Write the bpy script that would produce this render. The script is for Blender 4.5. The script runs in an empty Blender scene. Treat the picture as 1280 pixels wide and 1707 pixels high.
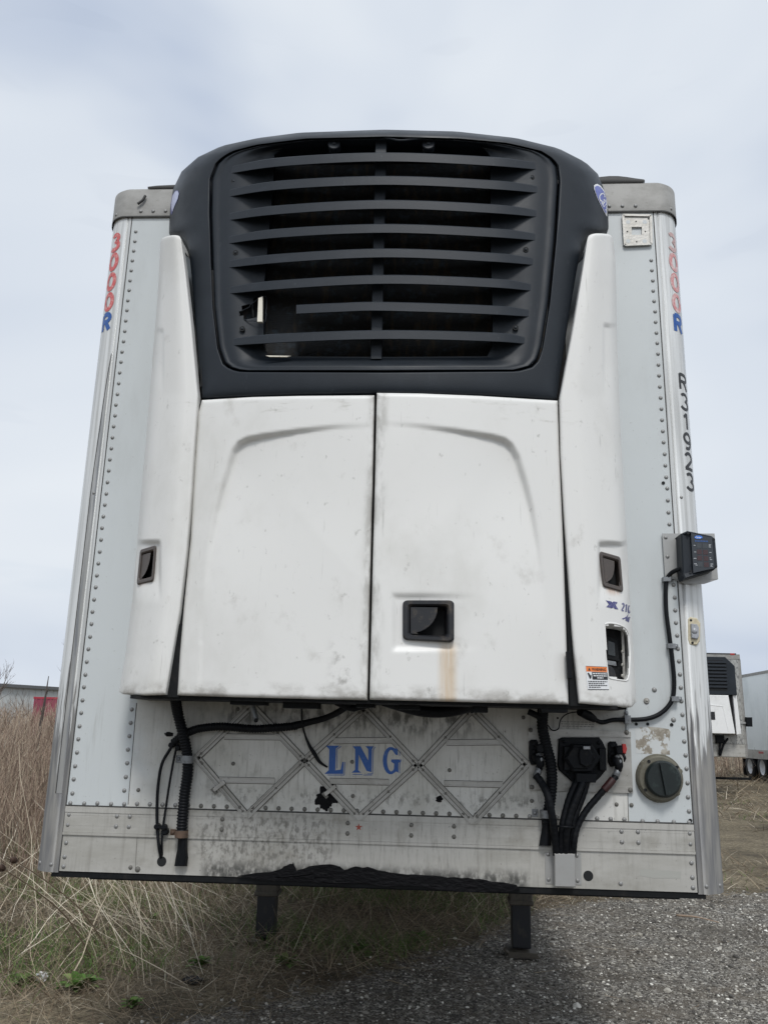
import bpy, bmesh, math, random
import numpy as np
from mathutils import Vector, Matrix
from mathutils.bvhtree import BVHTree
from mathutils.geometry import tessellate_polygon
random.seed(7); RNG = np.random.default_rng(7)
SC = bpy.context.scene
COL = SC.collection

# ------------------------------------------------------------------ camera
CX, CD, TH, YAW, ROLL, FP = 0.2092, 3.3669, 0.2553, -0.0581, 0.0240, 1400.0
FW = np.array([math.sin(YAW)*math.cos(TH), math.cos(YAW)*math.cos(TH), math.sin(TH)])
_r0 = np.array([math.cos(YAW), -math.sin(YAW), 0]); _u0 = np.cross(_r0, FW)
RT = _r0*math.cos(ROLL)+_u0*math.sin(ROLL); UP = -_r0*math.sin(ROLL)+_u0*math.cos(ROLL)
CAM = np.array([CX, -CD, 1.5])
cd = bpy.data.cameras.new('camera'); cam = bpy.data.objects.new('camera', cd); COL.objects.link(cam)
cam.matrix_world = Matrix(((RT[0], UP[0], -FW[0], CAM[0]), (RT[1], UP[1], -FW[1], CAM[1]), (RT[2], UP[2], -FW[2], CAM[2]), (0, 0, 0, 1)))
cd.sensor_fit = 'VERTICAL'; cd.sensor_height = 24.0; cd.lens = FP/1707*24.0
cd.clip_start = 0.05; cd.clip_end = 3000
SC.camera = cam

# ------------------------------------------------------------------ light
SUN_EL, SUN_AZ = math.radians(50), math.radians(9)      # azimuth from -Y (behind the camera) towards +X
SUND = Vector((math.sin(SUN_AZ)*math.cos(SUN_EL), -math.cos(SUN_AZ)*math.cos(SUN_EL), math.sin(SUN_EL)))
w = bpy.data.worlds.new("World"); SC.world = w; w.use_nodes = True
nt = w.node_tree; nt.nodes.clear()
def wn(t, **k):
    n = nt.nodes.new(t)
    for a, b in k.items(): setattr(n, a, b)
    return n
L = nt.links.new
out = wn('ShaderNodeOutputWorld'); sky = wn('ShaderNodeTexSky', sky_type='NISHITA', sun_disc=False)
sky.sun_elevation = SUN_EL; sky.sun_rotation = math.pi - SUN_AZ
sky.air_density = 1.0; sky.dust_density = 1.5
bg1 = wn('ShaderNodeBackground'); bg1.inputs[1].default_value = 0.11; L(sky.outputs[0], bg1.inputs[0])
tc = wn('ShaderNodeTexCoord')
mp = wn('ShaderNodeMapping'); mp.inputs['Scale'].default_value = (1.2, 1.2, 2.3); mp.inputs['Location'].default_value = (3.1, 1.7, .4); mp.inputs['Rotation'].default_value = (0, math.radians(14), 0)
L(tc.outputs['Generated'], mp.inputs[0])
n1 = wn('ShaderNodeTexNoise'); n1.inputs['Scale'].default_value = 1.5; n1.inputs['Detail'].default_value = 3.5; n1.inputs['Roughness'].default_value = .5; n1.inputs['Distortion'].default_value = .4
L(mp.outputs[0], n1.inputs['Vector'])
cr = wn('ShaderNodeValToRGB'); e = cr.color_ramp
e.elements[0].position = .30; e.elements[0].color = (.505, .58, .715, 1)
e.elements[1].position = .68; e.elements[1].color = (.82, .865, .915, 1)
m_ = e.elements.new(.46); m_.color = (.69, .75, .835, 1)
L(n1.outputs[0], cr.inputs[0])
# brighter cloud towards the hidden sun
geo = wn('ShaderNodeVectorMath', operation='DOT_PRODUCT'); nv_ = wn('ShaderNodeVectorMath', operation='NORMALIZE')
L(tc.outputs['Generated'], nv_.inputs[0]); L(nv_.outputs[0], geo.inputs[0]); geo.inputs[1].default_value = SUND
mr = wn('ShaderNodeMapRange'); mr.inputs[1].default_value = 0.25; mr.inputs[2].default_value = 1.0; mr.inputs[3].default_value = 1.0; mr.inputs[4].default_value = 1.25; mr.interpolation_type = 'SMOOTHSTEP'
L(geo.outputs['Value'], mr.inputs[0])
vm = wn('ShaderNodeVectorMath', operation='SCALE'); L(cr.outputs[0], vm.inputs[0]); L(mr.outputs[0], vm.inputs['Scale'])
bg2 = wn('ShaderNodeBackground'); L(vm.outputs[0], bg2.inputs[0]); bg2.inputs[1].default_value = 1.0
# cloud cover: nearly closed, thinner strips low down
sx = wn('ShaderNodeSeparateXYZ'); L(nv_.outputs[0], sx.inputs[0])
cz = wn('ShaderNodeMapRange'); cz.inputs[1].default_value = 0.0; cz.inputs[2].default_value = .30; cz.inputs[3].default_value = .80; cz.inputs[4].default_value = .97
L(sx.outputs['Z'], cz.inputs[0])
n2 = wn('ShaderNodeTexNoise'); n2.inputs['Scale'].default_value = 2.2; n2.inputs['Detail'].default_value = 4
mp2 = wn('ShaderNodeMapping'); mp2.inputs['Scale'].default_value = (1, 1, 5); L(tc.outputs['Generated'], mp2.inputs[0]); L(mp2.outputs[0], n2.inputs['Vector'])
mr2 = wn('ShaderNodeMapRange'); mr2.inputs[1].default_value = .38; mr2.inputs[2].default_value = .62; mr2.inputs[3].default_value = 0; mr2.inputs[4].default_value = .45
L(n2.outputs[0], mr2.inputs[0])
ad = wn('ShaderNodeMath', operation='ADD', use_clamp=True); L(cz.outputs[0], ad.inputs[0]); L(mr2.outputs[0], ad.inputs[1])
mx = wn('ShaderNodeMixShader'); L(ad.outputs[0], mx.inputs[0]); L(bg1.outputs[0], mx.inputs[1]); L(bg2.outputs[0], mx.inputs[2])
L(mx.outputs[0], out.inputs[0])
sl = bpy.data.lights.new('sun', 'SUN'); sl.energy = 1.9; sl.angle = math.radians(14); sl.color = (1.0, .975, .94)
so = bpy.data.objects.new('sun', sl); COL.objects.link(so)
so.rotation_euler = (-SUND).to_track_quat('-Z', 'Y').to_euler()
SC.view_settings.view_transform = 'Standard'; SC.view_settings.look = 'None'
SC.view_settings.exposure = 0.0; SC.view_settings.gamma = 1.0
SC.render.engine = 'CYCLES'

# ------------------------------------------------------------------ picture point -> place point
def ray(px, py):
    px = np.asarray(px, float); py = np.asarray(py, float)
    return FW + RT*((px-640)/FP)[..., None] - UP*((py-853.5)/FP)[..., None]
def at(px, py, Y=0.0):
    d = ray(px, py); return CAM + d*((Y+CD)/d[..., 1])[..., None]
def gd(px, py, z=0.0):
    d = ray(px, py); return CAM + d*((z-1.5)/d[..., 2])[..., None]
def on(px, py, surf, off=0.0):
    d = ray(px, py); Y = np.full(np.shape(px), -.4)
    for _ in range(12):
        P = CAM + d*((Y+CD)/d[..., 1])[..., None]
        Y = surf(P[..., 0], P[..., 2]) + off
    return CAM + d*((Y+CD)/d[..., 1])[..., None]
def YF(x, z=0): return -0.47 + 0.085*(np.abs(x)/0.6)**2.1
def smooth(a, b, x):
    t = np.clip((x-a)/(b-a), 0, 1); return t*t*(3-2*t)
def resample(pts, n, closed=False):
    p = np.asarray(pts, float)
    if closed: p = np.vstack([p, p[:1]])
    s = np.r_[0, np.cumsum(np.linalg.norm(np.diff(p, axis=0), axis=1))]
    t = (np.linspace(0, s[-1], n, endpoint=not closed) if np.isscalar(n) else np.asarray(n)*s[-1])
    return np.stack([np.interp(t, s, p[:, k]) for k in range(p.shape[1])], 1)
def catmull(pts, m=8):
    p = np.asarray(pts, float); p = np.vstack([2*p[0]-p[1], p, 2*p[-1]-p[-2]]); o = []
    for i in range(1, len(p)-2):
        for t in np.arange(m)/m:
            o.append(.5*((2*p[i])+(-p[i-1]+p[i+1])*t+(2*p[i-1]-5*p[i]+4*p[i+1]-p[i+2])*t*t+(-p[i-1]+3*p[i]-3*p[i+1]+p[i+2])*t**3))
    o.append(p[-2]); return np.array(o)

# ------------------------------------------------------------------ materials
def material(name, base, rough=.5, metal=0.0, layers=(), bump=None, spec=.5, rvar=None, island=0.0, coat=0.0):
    """layers: (scale xyz, lo, hi, colour, strength, region or None)  region = (x0,x1,z0,z1,soft)"""
    m = bpy.data.materials.new(name); m.use_nodes = True; t = m.node_tree; b = t.nodes['Principled BSDF']
    N = t.nodes.new; K = t.links.new
    b.inputs['Roughness'].default_value = rough; b.inputs['Metallic'].default_value = metal
    b.inputs['Specular IOR Level'].default_value = spec; b.inputs['Coat Weight'].default_value = coat
    c = N('ShaderNodeTexCoord'); rgb = N('ShaderNodeRGB'); rgb.outputs[0].default_value = (*base, 1); cur = rgb.outputs[0]
    if island:
        g = N('ShaderNodeNewGeometry'); hs = N('ShaderNodeHueSaturation'); q = N('ShaderNodeMapRange')
        q.inputs[3].default_value = 1-island; q.inputs[4].default_value = 1+island
        K(g.outputs['Random Per Island'], q.inputs[0]); K(q.outputs[0], hs.inputs['Value']); K(cur, hs.inputs['Color'])
        cur = hs.outputs[0]
    for i, (sc, lo, hi, colr, st, reg) in enumerate(layers):
        mp = N('ShaderNodeMapping'); mp.inputs['Scale'].default_value = sc; mp.inputs['Location'].default_value = (i*3.7, i*1.3, i*2.1)
        K(c.outputs['Object'], mp.inputs[0])
        n = N('ShaderNodeTexNoise'); n.inputs['Scale'].default_value = 1; n.inputs['Detail'].default_value = 6; n.inputs['Roughness'].default_value = .62
        K(mp.outputs[0], n.inputs['Vector'])
        r = N('ShaderNodeMapRange'); r.interpolation_type = 'SMOOTHSTEP'; r.inputs[1].default_value = lo; r.inputs[2].default_value = hi; r.inputs[4].default_value = st
        K(n.outputs[0], r.inputs[0]); f = r.outputs[0]
        if reg:
            x0, x1, z0, z1, s = reg; sp = N('ShaderNodeSeparateXYZ'); K(c.outputs['Object'], sp.inputs[0])
            for ax, a, bb, sg in (('X', x0, x0+s, 1), ('X', x1-s, x1, -1), ('Z', z0, z0+s, 1), ('Z', z1-s, z1, -1)):
                q = N('ShaderNodeMapRange'); q.interpolation_type = 'SMOOTHSTEP'; q.inputs[1].default_value = a; q.inputs[2].default_value = bb
                q.inputs[3].default_value = 0 if sg > 0 else 1; q.inputs[4].default_value = 1 if sg > 0 else 0
                K(sp.outputs[ax], q.inputs[0]); mu = N('ShaderNodeMath'); mu.operation = 'MULTIPLY'; K(f, mu.inputs[0]); K(q.outputs[0], mu.inputs[1]); f = mu.outputs[0]
        mix = N('ShaderNodeMix'); mix.data_type = 'RGBA'; K(f, mix.inputs[0]); K(cur, mix.inputs[6]); mix.inputs[7].default_value = (*colr, 1); cur = mix.outputs[2]
    K(cur, b.inputs['Base Color'])
    if bump:
        sc, st, dist = bump; mp = N('ShaderNodeMapping'); mp.inputs['Scale'].default_value = sc; K(c.outputs['Object'], mp.inputs[0])
        n = N('ShaderNodeTexNoise'); n.inputs['Scale'].default_value = 1; n.inputs['Detail'].default_value = 3; K(mp.outputs[0], n.inputs['Vector'])
        bp = N('ShaderNodeBump'); bp.inputs['Strength'].default_value = st; bp.inputs['Distance'].default_value = dist; K(n.outputs[0], bp.inputs['Height']); K(bp.outputs[0], b.inputs['Normal'])
    if rvar:
        sc, lo, hi = rvar; mp = N('ShaderNodeMapping'); mp.inputs['Scale'].default_value = sc; K(c.outputs['Object'], mp.inputs[0])
        n = N('ShaderNodeTexNoise'); n.inputs['Scale'].default_value = 1; n.inputs['Detail'].default_value = 4; K(mp.outputs[0], n.inputs['Vector'])
        r = N('ShaderNodeMapRange'); r.inputs[1].default_value = .3; r.inputs[2].default_value = .7; r.inputs[3].default_value = lo; r.inputs[4].default_value = hi; K(n.outputs[0], r.inputs[0]); K(r.outputs[0], b.inputs['Roughness'])
    return m
GR = (.22, .21, .18)
BROWN = (.20, .17, .12)
M = {}
M['cover'] = material('white_fibreglass', (.73, .725, .70), .42, 0, [
    ((2.2, 2, 1.6), .50, .76, (.46, .45, .40), .36, None),
    ((9, 9, 7), .60, .80, (.30, .28, .24), .40, None),
    ((30, 30, 22), .63, .74, (.22, .21, .18), .40, None),
    ((60, 20, 4), .66, .74, (.30, .29, .27), .35, None),
    ((240, 20, 7), .68, .73, (.33, .32, .29), .5, None),
    ((8, 20, 160), .70, .75, (.36, .35, .32), .4, None),
    ((14, 5, 14), .47, .64, (.14, .125, .105), .60, (-.16, .02, 1.55, 1.86, .08)),
    ((14, 5, 6), .42, .66, (.24, .23, .20), .55, (-.045, .06, 1.5, 2.75, .035)),
    ((10, 5, 14), .42, .66, (.20, .18, .15), .6, (-1.1, 1.1, 1.50, 1.665, .05)),
    ((40, 9, 3.0), .12, .62, (.50, .29, .07), .62, (.225, .315, 1.54, 1.82, .045)),
    ((30, 30, 12), .25, .70, (.42, .18, .05), .75, (-.915, -.835, 2.000, 2.062, .03)),
    ((30, 30, 12), .25, .70, (.42, .18, .05), .75, (.83, .91, 1.985, 2.045, .03)),
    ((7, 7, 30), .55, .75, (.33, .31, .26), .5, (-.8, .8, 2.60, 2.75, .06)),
], ((260, 260, 260), .10, .002), .5, ((5, 5, 4), .34, .52))
M['wall'] = material('painted_front_wall', (.53, .56, .565), .42, 0, [
    ((3, 3, .9), .50, .75, (.38, .39, .38), .40, None),
    ((40, 9, 3), .56, .75, (.30, .30, .28), .35, (-1.3, 1.3, .9, 1.8, .2)),
    ((90, 90, 80), .66, .75, (.22, .21, .18), .5, None),
], ((3.2, 1, 2.2), .22, .02), .5)
M['wall_low'] = material('grimy_front_wall', (.62, .615, .585), .55, 0, [
    ((2.2, 2, 2.6), .36, .66, (.40, .39, .345), .70, None),
    ((70, 9, 5), .54, .76, (.20, .185, .155), .34, None),
    ((12, 9, 9), .56, .76, (.13, .12, .10), .50, None),
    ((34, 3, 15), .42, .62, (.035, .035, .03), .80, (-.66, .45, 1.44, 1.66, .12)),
    ((90, 9, 8), .52, .72, (.12, .11, .09), .42, (-.9, .9, 1.2, 1.7, .12)),
    ((60, 9, 40), .46, .66, (.10, .095, .08), .60, (-.66, .70, 1.20, 1.30, .05)),
    ((110, 90, 90), .63, .73, (.08, .075, .06), .6, None),
    ((3, 3, 3), .35, .6, (.58, .61, .62), .55, (-1.3, -.62, 1.1, 1.7, .2)),
], ((9, 3, 9), .25, .01), .4)
M['rail'] = material('aluminium_bottom_rail', (.45, .44, .41), .55, .15, [
    ((1.6, 2, 6), .42, .68, (.29, .28, .245), .65, None),
    ((9, 9, 9), .5, .7, (.24, .225, .19), .5, None),
    ((55, 9, 4), .50, .74, (.19, .18, .155), .36, None),
    ((60, 9, 40), .44, .64, (.085, .08, .07), .62, (-.72, -.1, .95, 1.24, .10)),
    ((80, 9, 12), .50, .72, (.12, .11, .09), .4, (-.7, .5, .95, 1.24, .10)),
    ((50, 9, 30), .30, .60, (.03, .03, .027), .85, (-.66, .60, .90, 1.03, .05)),
    ((120, 90, 90), .64, .74, (.10, .095, .08), .55, None),
], ((60, 9, 8), .18, .004), .5, ((6, 4, 30), .36, .66))
M['alu'] = material('dull_aluminium', (.42, .41, .385), .45, .45, [
    ((9, 9, 14), .42, .68, (.24, .23, .20), .55, None),
    ((70, 70, 70), .58, .74, (.12, .11, .09), .50, None)], ((90, 90, 90), .22, .003))
M['cap'] = material('weathered_cap_metal', (.30, .295, .28), .62, .12, [
    ((7, 7, 12), .40, .66, (.20, .195, .18), .65, None),
    ((60, 60, 80), .58, .72, (.17, .16, .14), .45, None)], ((40, 40, 40), .2, .004))
M['rivet'] = material('rivet_metal', (.27, .27, .265), .5, .4, [((400, 400, 400), .5, .7, (.18, .17, .15), .5, None)])
M['rivet_dirty'] = material('grimy_rivet', (.15, .145, .13), .6, .2, [((400, 400, 400), .5, .7, (.05, .05, .045), .6, None)])
M['seam'] = material('dark_sealant', (.045, .044, .042), .7)
M['black'] = material('textured_black_plastic', (.010, .0145, .0205), .55, 0, [
    ((5, 5, 4), .45, .75, (.017, .023, .031), .7, None), ((60, 60, 14), .62, .76, (.05, .058, .07), .4, None)], ((300, 300, 300), .22, .002), .35, ((8, 8, 8), .42, .58))
M['louver'] = material('faded_black_louvre', (.015, .020, .027), .5, 0, [
    ((10, 5, 30), .45, .75, (.023, .029, .038), .7, None), ((90, 60, 30), .62, .76, (.08, .09, .10), .5, None)], ((300, 300, 300), .2, .002), .35)
M['coil'] = material('condenser_fins', (.016, .018, .020), .8, .0, [((30, 5, 9), .50, .66, (.06, .043, .028), .7, None), ((28, 5, 30), .52, .66, (.035, .048, .062), .7, None)], ((20, 20, 700), .6, .004))
M['dark'] = material('dark_cavity', (.008, .009, .010), .85)
M['frame'] = material('black_steel', (.006, .007, .008), .6, .0, [((20, 20, 20), .5, .7, (.022, .02, .018), .5, None)], ((60, 60, 60), .3, .004), .22)
M['rubber'] = material('black_rubber', (.006, .007, .009), .5, 0, [((40, 40, 40), .55, .75, (.035, .032, .028), .45, None)], ((120, 120, 120), .2, .002), .16)
M['handle'] = material('worn_black_latch', (.010, .011, .014), .42, 0, [((30, 30, 30), .5, .72, (.085, .068, .05), .7, None)], ((200, 200, 200), .15, .002))
M['handle_brown'] = material('sun_faded_latch', (.075, .062, .055), .5, 0, [((40, 40, 40), .5, .75, (.12, .09, .07), .6, None)], ((200, 200, 200), .2, .002))
M['tear'] = material('torn_undercoating', (.004, .004, .005), .6, 0, [((40, 9, 60), .6, .75, (.03, .028, .026), .5, None)], ((40, 30, 90), .6, .010), .12)
M['red'] = material('faded_red_paint', (.56, .10, .10), .5, 0, [((60, 60, 60), .46, .66, (.66, .38, .36), .8, None)])
M['redpale'] = material('bleached_red_paint', (.58, .24, .24), .5, 0, [((50, 50, 50), .42, .62, (.66, .52, .50), .85, None)])
M['greyred'] = material('bleached_grey_red_paint', (.50, .33, .32), .5, 0, [((50, 50, 50), .42, .62, (.6, .5, .48), .85, None)])
M['blue'] = material('blue_lettering', (.012, .085, .33), .45, 0, [((60, 60, 60), .52, .72, (.10, .19, .40), .5, None)])
M['blacktxt'] = material('black_lettering', (.022, .023, .026), .5)
M['whiteplain'] = material('white_print', (.74, .75, .76), .5)
M['orange'] = material('orange_print', (.80, .22, .05), .5)
M['indigo'] = material('indigo_print', (.045, .045, .17), .4, 0, [((120, 120, 120), .45, .65, (.22, .23, .36), .6, None)])
M['decal'] = material('faded_blue_decal', (.105, .13, .42), .35, 0, [((20, 20, 20), .4, .7, (.16, .19, .47), .6, None)])
M['decaldark'] = material('dark_blue_decal', (.05, .055, .22), .35)
M['cream'] = material('yellowed_cream_plastic', (.56, .50, .36), .5, 0, [((60, 60, 60), .5, .7, (.36, .30, .19), .6, None)])
M['lens'] = material('clear_lens', (.34, .35, .37), .15, 0, [((200, 200, 200), .5, .7, (.12, .12, .13), .6, None)], None, .8)
M['olive'] = material('oxidised_ring', (.15, .142, .11), .5, .3, [((50, 50, 50), .5, .7, (.12, .11, .08), .7, None)], ((90, 90, 90), .3, .003))
M['greencap'] = material('dark_green_cap', (.006, .011, .011), .4, 0, [((30, 30, 30), .55, .75, (.04, .06, .055), .6, None)])
M['redplastic'] = material('red_plastic', (.38, .03, .025), .4)
M['sheet'] = material('bare_sheet_cover', (.36, .36, .35), .42, .3, [((12, 9, 20), .45, .72, (.33, .325, .31), .5, None), ((120, 60, 120), .64, .75, (.12, .11, .1), .5, None)], ((30, 30, 30), .1, .003))
M['rust'] = material('rusty_clamp', (.13, .085, .06), .65, .3, [((80, 80, 80), .45, .7, (.045, .035, .03), .7, None)])
M['zinc'] = material('grey_clamp', (.22, .23, .24), .45, .5, [((90, 90, 90), .45, .7, (.08, .08, .08), .6, None)])
M['leg'] = material('leg_black_paint', (.005, .006, .009), .45, 0, [((20, 20, 9), .55, .75, (.045, .038, .03), .6, None)])
M['legtop'] = material('leg_muddy_steel', (.075, .065, .05), .6, .2, [((20, 20, 20), .45, .7, (.03, .027, .022), .7, None)])
M['residue'] = material('glue_residue', (.40, .38, .33), .7, 0, [((35, 9, 40), .40, .55, (.20, .17, .13), .8, None), ((18, 9, 18), .48, .52, (.55, .57, .57), 1, None)])
M['creamstrip'] = material('cream_radiator_edge', (.74, .70, .60), .6, 0, [((100, 100, 60), .6, .7, (.15, .13, .1), .7, None)])

def post_material():
    m = bpy.data.materials.new('streaked_corner_aluminium'); m.use_nodes = True; t = m.node_tree; b = t.nodes['Principled BSDF']; N = t.nodes.new; K = t.links.new
    c = N('ShaderNodeTexCoord'); sp = N('ShaderNodeSeparateXYZ'); K(c.outputs['Object'], sp.inputs[0])
    def noise(sc, d=5):
        mp = N('ShaderNodeMapping'); mp.inputs['Scale'].default_value = sc; K(c.outputs['Object'], mp.inputs[0]); n = N('ShaderNodeTexNoise'); n.inputs['Scale'].default_value = 1; n.inputs['Detail'].default_value = d; K(mp.outputs[0], n.inputs['Vector']); return n.outputs[0]
    def rng(x, a, bb, lo=0, hi=1):
        r = N('ShaderNodeMapRange'); r.interpolation_type = 'SMOOTHSTEP'; r.inputs[1].default_value = a; r.inputs[2].default_value = bb; r.inputs[3].default_value = lo; r.inputs[4].default_value = hi; K(x, r.inputs[0]); return r.outputs[0]
    def mixc(f, a, bb):
        x = N('ShaderNodeMix'); x.data_type = 'RGBA'; K(f, x.inputs[0])
        for s, v in ((6, a), (7, bb)):
            if isinstance(v, tuple): x.inputs[s].default_value = (*v, 1)
            else: K(v, x.inputs[s])
        return x.outputs[2]
    streak = noise((60, 60, 1.3)); drip = noise((75, 75, 5), 6); fine = noise((160, 160, 3))
    col = mixc(rng(streak, .38, .66), (.68, .69, .685), (.48, .485, .475))
    col = mixc(rng(fine, .52, .72, 0, .35), col, (.34, .33, .30))
    # oxidised lower part with a ragged, dripping upper limit
    a = N('ShaderNodeMath'); a.operation = 'MULTIPLY'; K(drip, a.inputs[0]); a.inputs[1].default_value = 1.1
    s = N('ShaderNodeMath'); s.operation = 'ADD'; K(sp.outputs['Z'], s.inputs[0]); K(a.outputs[0], s.inputs[1])
    low = rng(s.outputs[0], 2.02, 2.16, 1, 0)
    ox_refl = mixc(rng(noise((30, 30, 4)), .36, .64), (.27, .262, .245), (.17, .17, .172))
    ox_refl = mixc(rng(noise((50, 50, 2.4)), .54, .64, 0, .55), ox_refl, (.09, .095, .11))  # dark bluish streaks over the oxidation: the metal's darker reflections, painted in
    col = mixc(low, col, ox_refl)
    K(col, b.inputs['Base Color'])
    met = N('ShaderNodeMapRange'); K(low, met.inputs[0]); met.inputs[3].default_value = .16; met.inputs[4].default_value = .08; K(met.outputs[0], b.inputs['Metallic'])
    ro = N('ShaderNodeMapRange'); K(low, ro.inputs[0]); ro.inputs[3].default_value = .34; ro.inputs[4].default_value = .6; K(ro.outputs[0], b.inputs['Roughness'])
    bp = N('ShaderNodeBump'); bp.inputs['Strength'].default_value = .12; bp.inputs['Distance'].default_value = .004; K(streak, bp.inputs['Height']); K(bp.outputs[0], b.inputs['Normal'])
    return m
M['post'] = post_material()
M['peel'] = material('bare_post_metal', (.33, .33, .32), .45, .3, [((80, 80, 2), .45, .6, (.15, .16, .18), .7, None), ((50, 50, 3), .5, .7, (.5, .5, .49), .6, None)])

# ------------------------------------------------------------------ mesh builder
class MB:
    def __init__(s): s.v = []; s.f = []; s.m = []; s.s = []; s.n = 0
    def add(s, V, F, mi=0, sm=False):
        V = np.asarray(V, float).reshape(-1, 3); s.v.append(V); o = s.n
        for f in F: s.f.append([int(i)+o for i in f]); s.m.append(mi); s.s.append(sm)
        s.n += len(V)
        return o
    def box(s, a, b, mi=0):
        x0, y0, z0 = a; x1, y1, z1 = b
        s.add([(x0,y0,z0),(x1,y0,z0),(x1,y1,z0),(x0,y1,z0),(x0,y0,z1),(x1,y0,z1),(x1,y1,z1),(x0,y1,z1)],
              [(0,3,2,1),(4,5,6,7),(0,1,5,4),(1,2,6,5),(2,3,7,6),(3,0,4,7)], mi)
    def prism(s, poly, y0, y1, mi=0, bev=0.0):
        """poly: Nx3 points near a front plane; extruded in Y from front (given + y0) to y1 (relative)"""
        P = np.asarray(poly, float); n = len(P)
        c = P.mean(0)
        A = P.copy(); A[:, 1] += y0
        if bev:
            d = c-P; d /= np.linalg.norm(d, axis=1)[:, None]; A2 = P+d*bev; A2[:, 1] = P[:, 1]+y0; A[:, 1] += bev
            B = P.copy(); B[:, 1] += y1
            V = np.vstack([A2, A, B]); F = [[i, (i+1) % n, n+(i+1) % n, n+i] for i in range(n)]+[[n+i, n+(i+1) % n, 2*n+(i+1) % n, 2*n+i] for i in range(n)]
        else:
            B = P.copy(); B[:, 1] += y1
            V = np.vstack([A, B]); F = [[i, (i+1) % n, n+(i+1) % n, n+i] for i in range(n)]
        o = s.add(V, F, mi)
        for t in tessellate_polygon([[Vector((p[0], p[2], 0)) for p in (A2 if bev else A)]]): s.f.append([o+i for i in t]); s.m.append(mi); s.s.append(False)
    def bar(s, a, b, w, d0, d1, mi=0):
        """flat strip on the Y plane from a to b (x,y,z), width w, from depth d0 to d1"""
        a = np.asarray(a, float); b = np.asarray(b, float); t = b-a; t[1] = 0; t /= np.linalg.norm(t); nrm = np.array([-t[2], 0, t[0]])*w/2
        s.prism([a+nrm, b+nrm, b-nrm, a-nrm], d0, d1, mi)
    def grid(s, P, mi=0, sm=True, skip=None, cu=False):
        nv, nu = P.shape[:2]; F = []
        for j in range(nv-1):
            for i in range(nu-1 if not cu else nu):
                k = (i+1) % nu
                if skip is not None and skip[j, i]: continue
                F.append((j*nu+i, j*nu+k, (j+1)*nu+k, (j+1)*nu+i))
        return s.add(P.reshape(-1, 3), F, mi, sm)
    def tube(s, path, r, seg=10, mi=0, sm=True, cap=True, rib=0, ribr=.12, flat=None):
        p = np.asarray(path, float)
        if rib:
            Ls = np.linalg.norm(np.diff(p, axis=0), axis=1).sum(); p = resample(p, max(8, int(Ls/rib*4)))
        n = len(p); R = np.full(n, r, float) if np.isscalar(r) else np.interp(np.linspace(0, 1, n), np.linspace(0, 1, len(r)), r)
        if rib: R = R*(1-ribr*((np.arange(n)//2) % 2))
        T = np.gradient(p, axis=0); T /= np.linalg.norm(T, axis=1)[:, None]+1e-12
        u = np.array([0, -1., 0]) if abs(T[0][1]) < .9 else np.array([1., 0, 0]); rings = []
        for i in range(n):
            u = u-T[i]*(u@T[i]); u /= np.linalg.norm(u); v = np.cross(T[i], u)
            a = np.linspace(0, 2*np.pi, seg, endpoint=False)
            fu = 1 if flat is None else flat
            rings.append(p[i]+R[i]*(np.cos(a)[:, None]*u*fu+np.sin(a)[:, None]*v))
        P = np.array(rings); o = s.grid(P, mi, sm, cu=True)
        if cap:
            s.f.append([o+i for i in range(seg)][::-1]); s.m.append(mi); s.s.append(False)
            s.f.append([o+(n-1)*seg+i for i in range(seg)]); s.m.append(mi); s.s.append(False)
    def rivet(s, p, r=.009, mi=0, h=.6, nrm=(0, -1, 0)):
        n = Vector(nrm).normalized(); q = n.to_track_quat('Z', 'Y').to_matrix(); V = []; F = []
        prof = [(1, 0), (.93, .35), (.6, .8)]; k = 8
        for (rr, hh) in prof:
            for i in range(k):
                a = 2*math.pi*i/k; V.append(Vector(p)+q@Vector((math.cos(a)*rr*r, math.sin(a)*rr*r, hh*h*r)))
        V.append(Vector(p)+n*h*r)
        for j in range(2):
            for i in range(k): F.append((j*k+i, j*k+(i+1) % k, (j+1)*k+(i+1) % k, (j+1)*k+i))
        for i in range(k): F.append((2*k+i, 2*k+(i+1) % k, 3*k))
        s.add([tuple(v) for v in V], F, mi, True)
    def disc(s, p, r, d0, d1, mi=0, k=24, bev=0.0):
        a = np.linspace(0, 2*np.pi, k, endpoint=False)
        s.prism(np.stack([p[0]+r*np.cos(a), np.full(k, p[1]), p[2]+r*np.sin(a)], 1), d0, d1, mi, bev)
    def flat(s, P, mi=0):
        P = np.asarray(P, float); s.add(P, tessellate_polygon([[Vector((p[0], p[2], 0)) for p in P]]), mi)
    def build(s, name, mats, parent=None, label=None):
        me = bpy.data.meshes.new(name); V = np.vstack(s.v) if s.v else np.zeros((0, 3))
        me.from_pydata(V.tolist(), [], s.f)
        for k in (mats if isinstance(mats, (list, tuple)) else [mats]): me.materials.append(M[k] if isinstance(k, str) else k)
        me.polygons.foreach_set('material_index', s.m); me.polygons.foreach_set('use_smooth', s.s); me.update()
        bm = bmesh.new(); bm.from_mesh(me); bmesh.ops.recalc_face_normals(bm, faces=bm.faces); bm.to_mesh(me); bm.free()
        o = bpy.data.objects.new(name, me); COL.objects.link(o)
        if parent: o.parent = parent
        if label: o['label'] = label
        return o
    def bvh(s):
        return BVHTree.FromPolygons([tuple(p) for p in np.vstack(s.v)], s.f)
def empty(name, loc, label, cat, group=None, rz=0):
    o = bpy.data.objects.new(name, None); COL.objects.link(o); o.location = loc; o.rotation_euler = (0, 0, rz); o.empty_display_size = .3
    return tag(o, label, cat, group)
def tag(o, label, cat, group=None, kind=None):
    if label: o['label'] = label
    if cat: o['category'] = cat
    if group: o['group'] = group
    if kind: o['kind'] = kind
    return o
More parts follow.
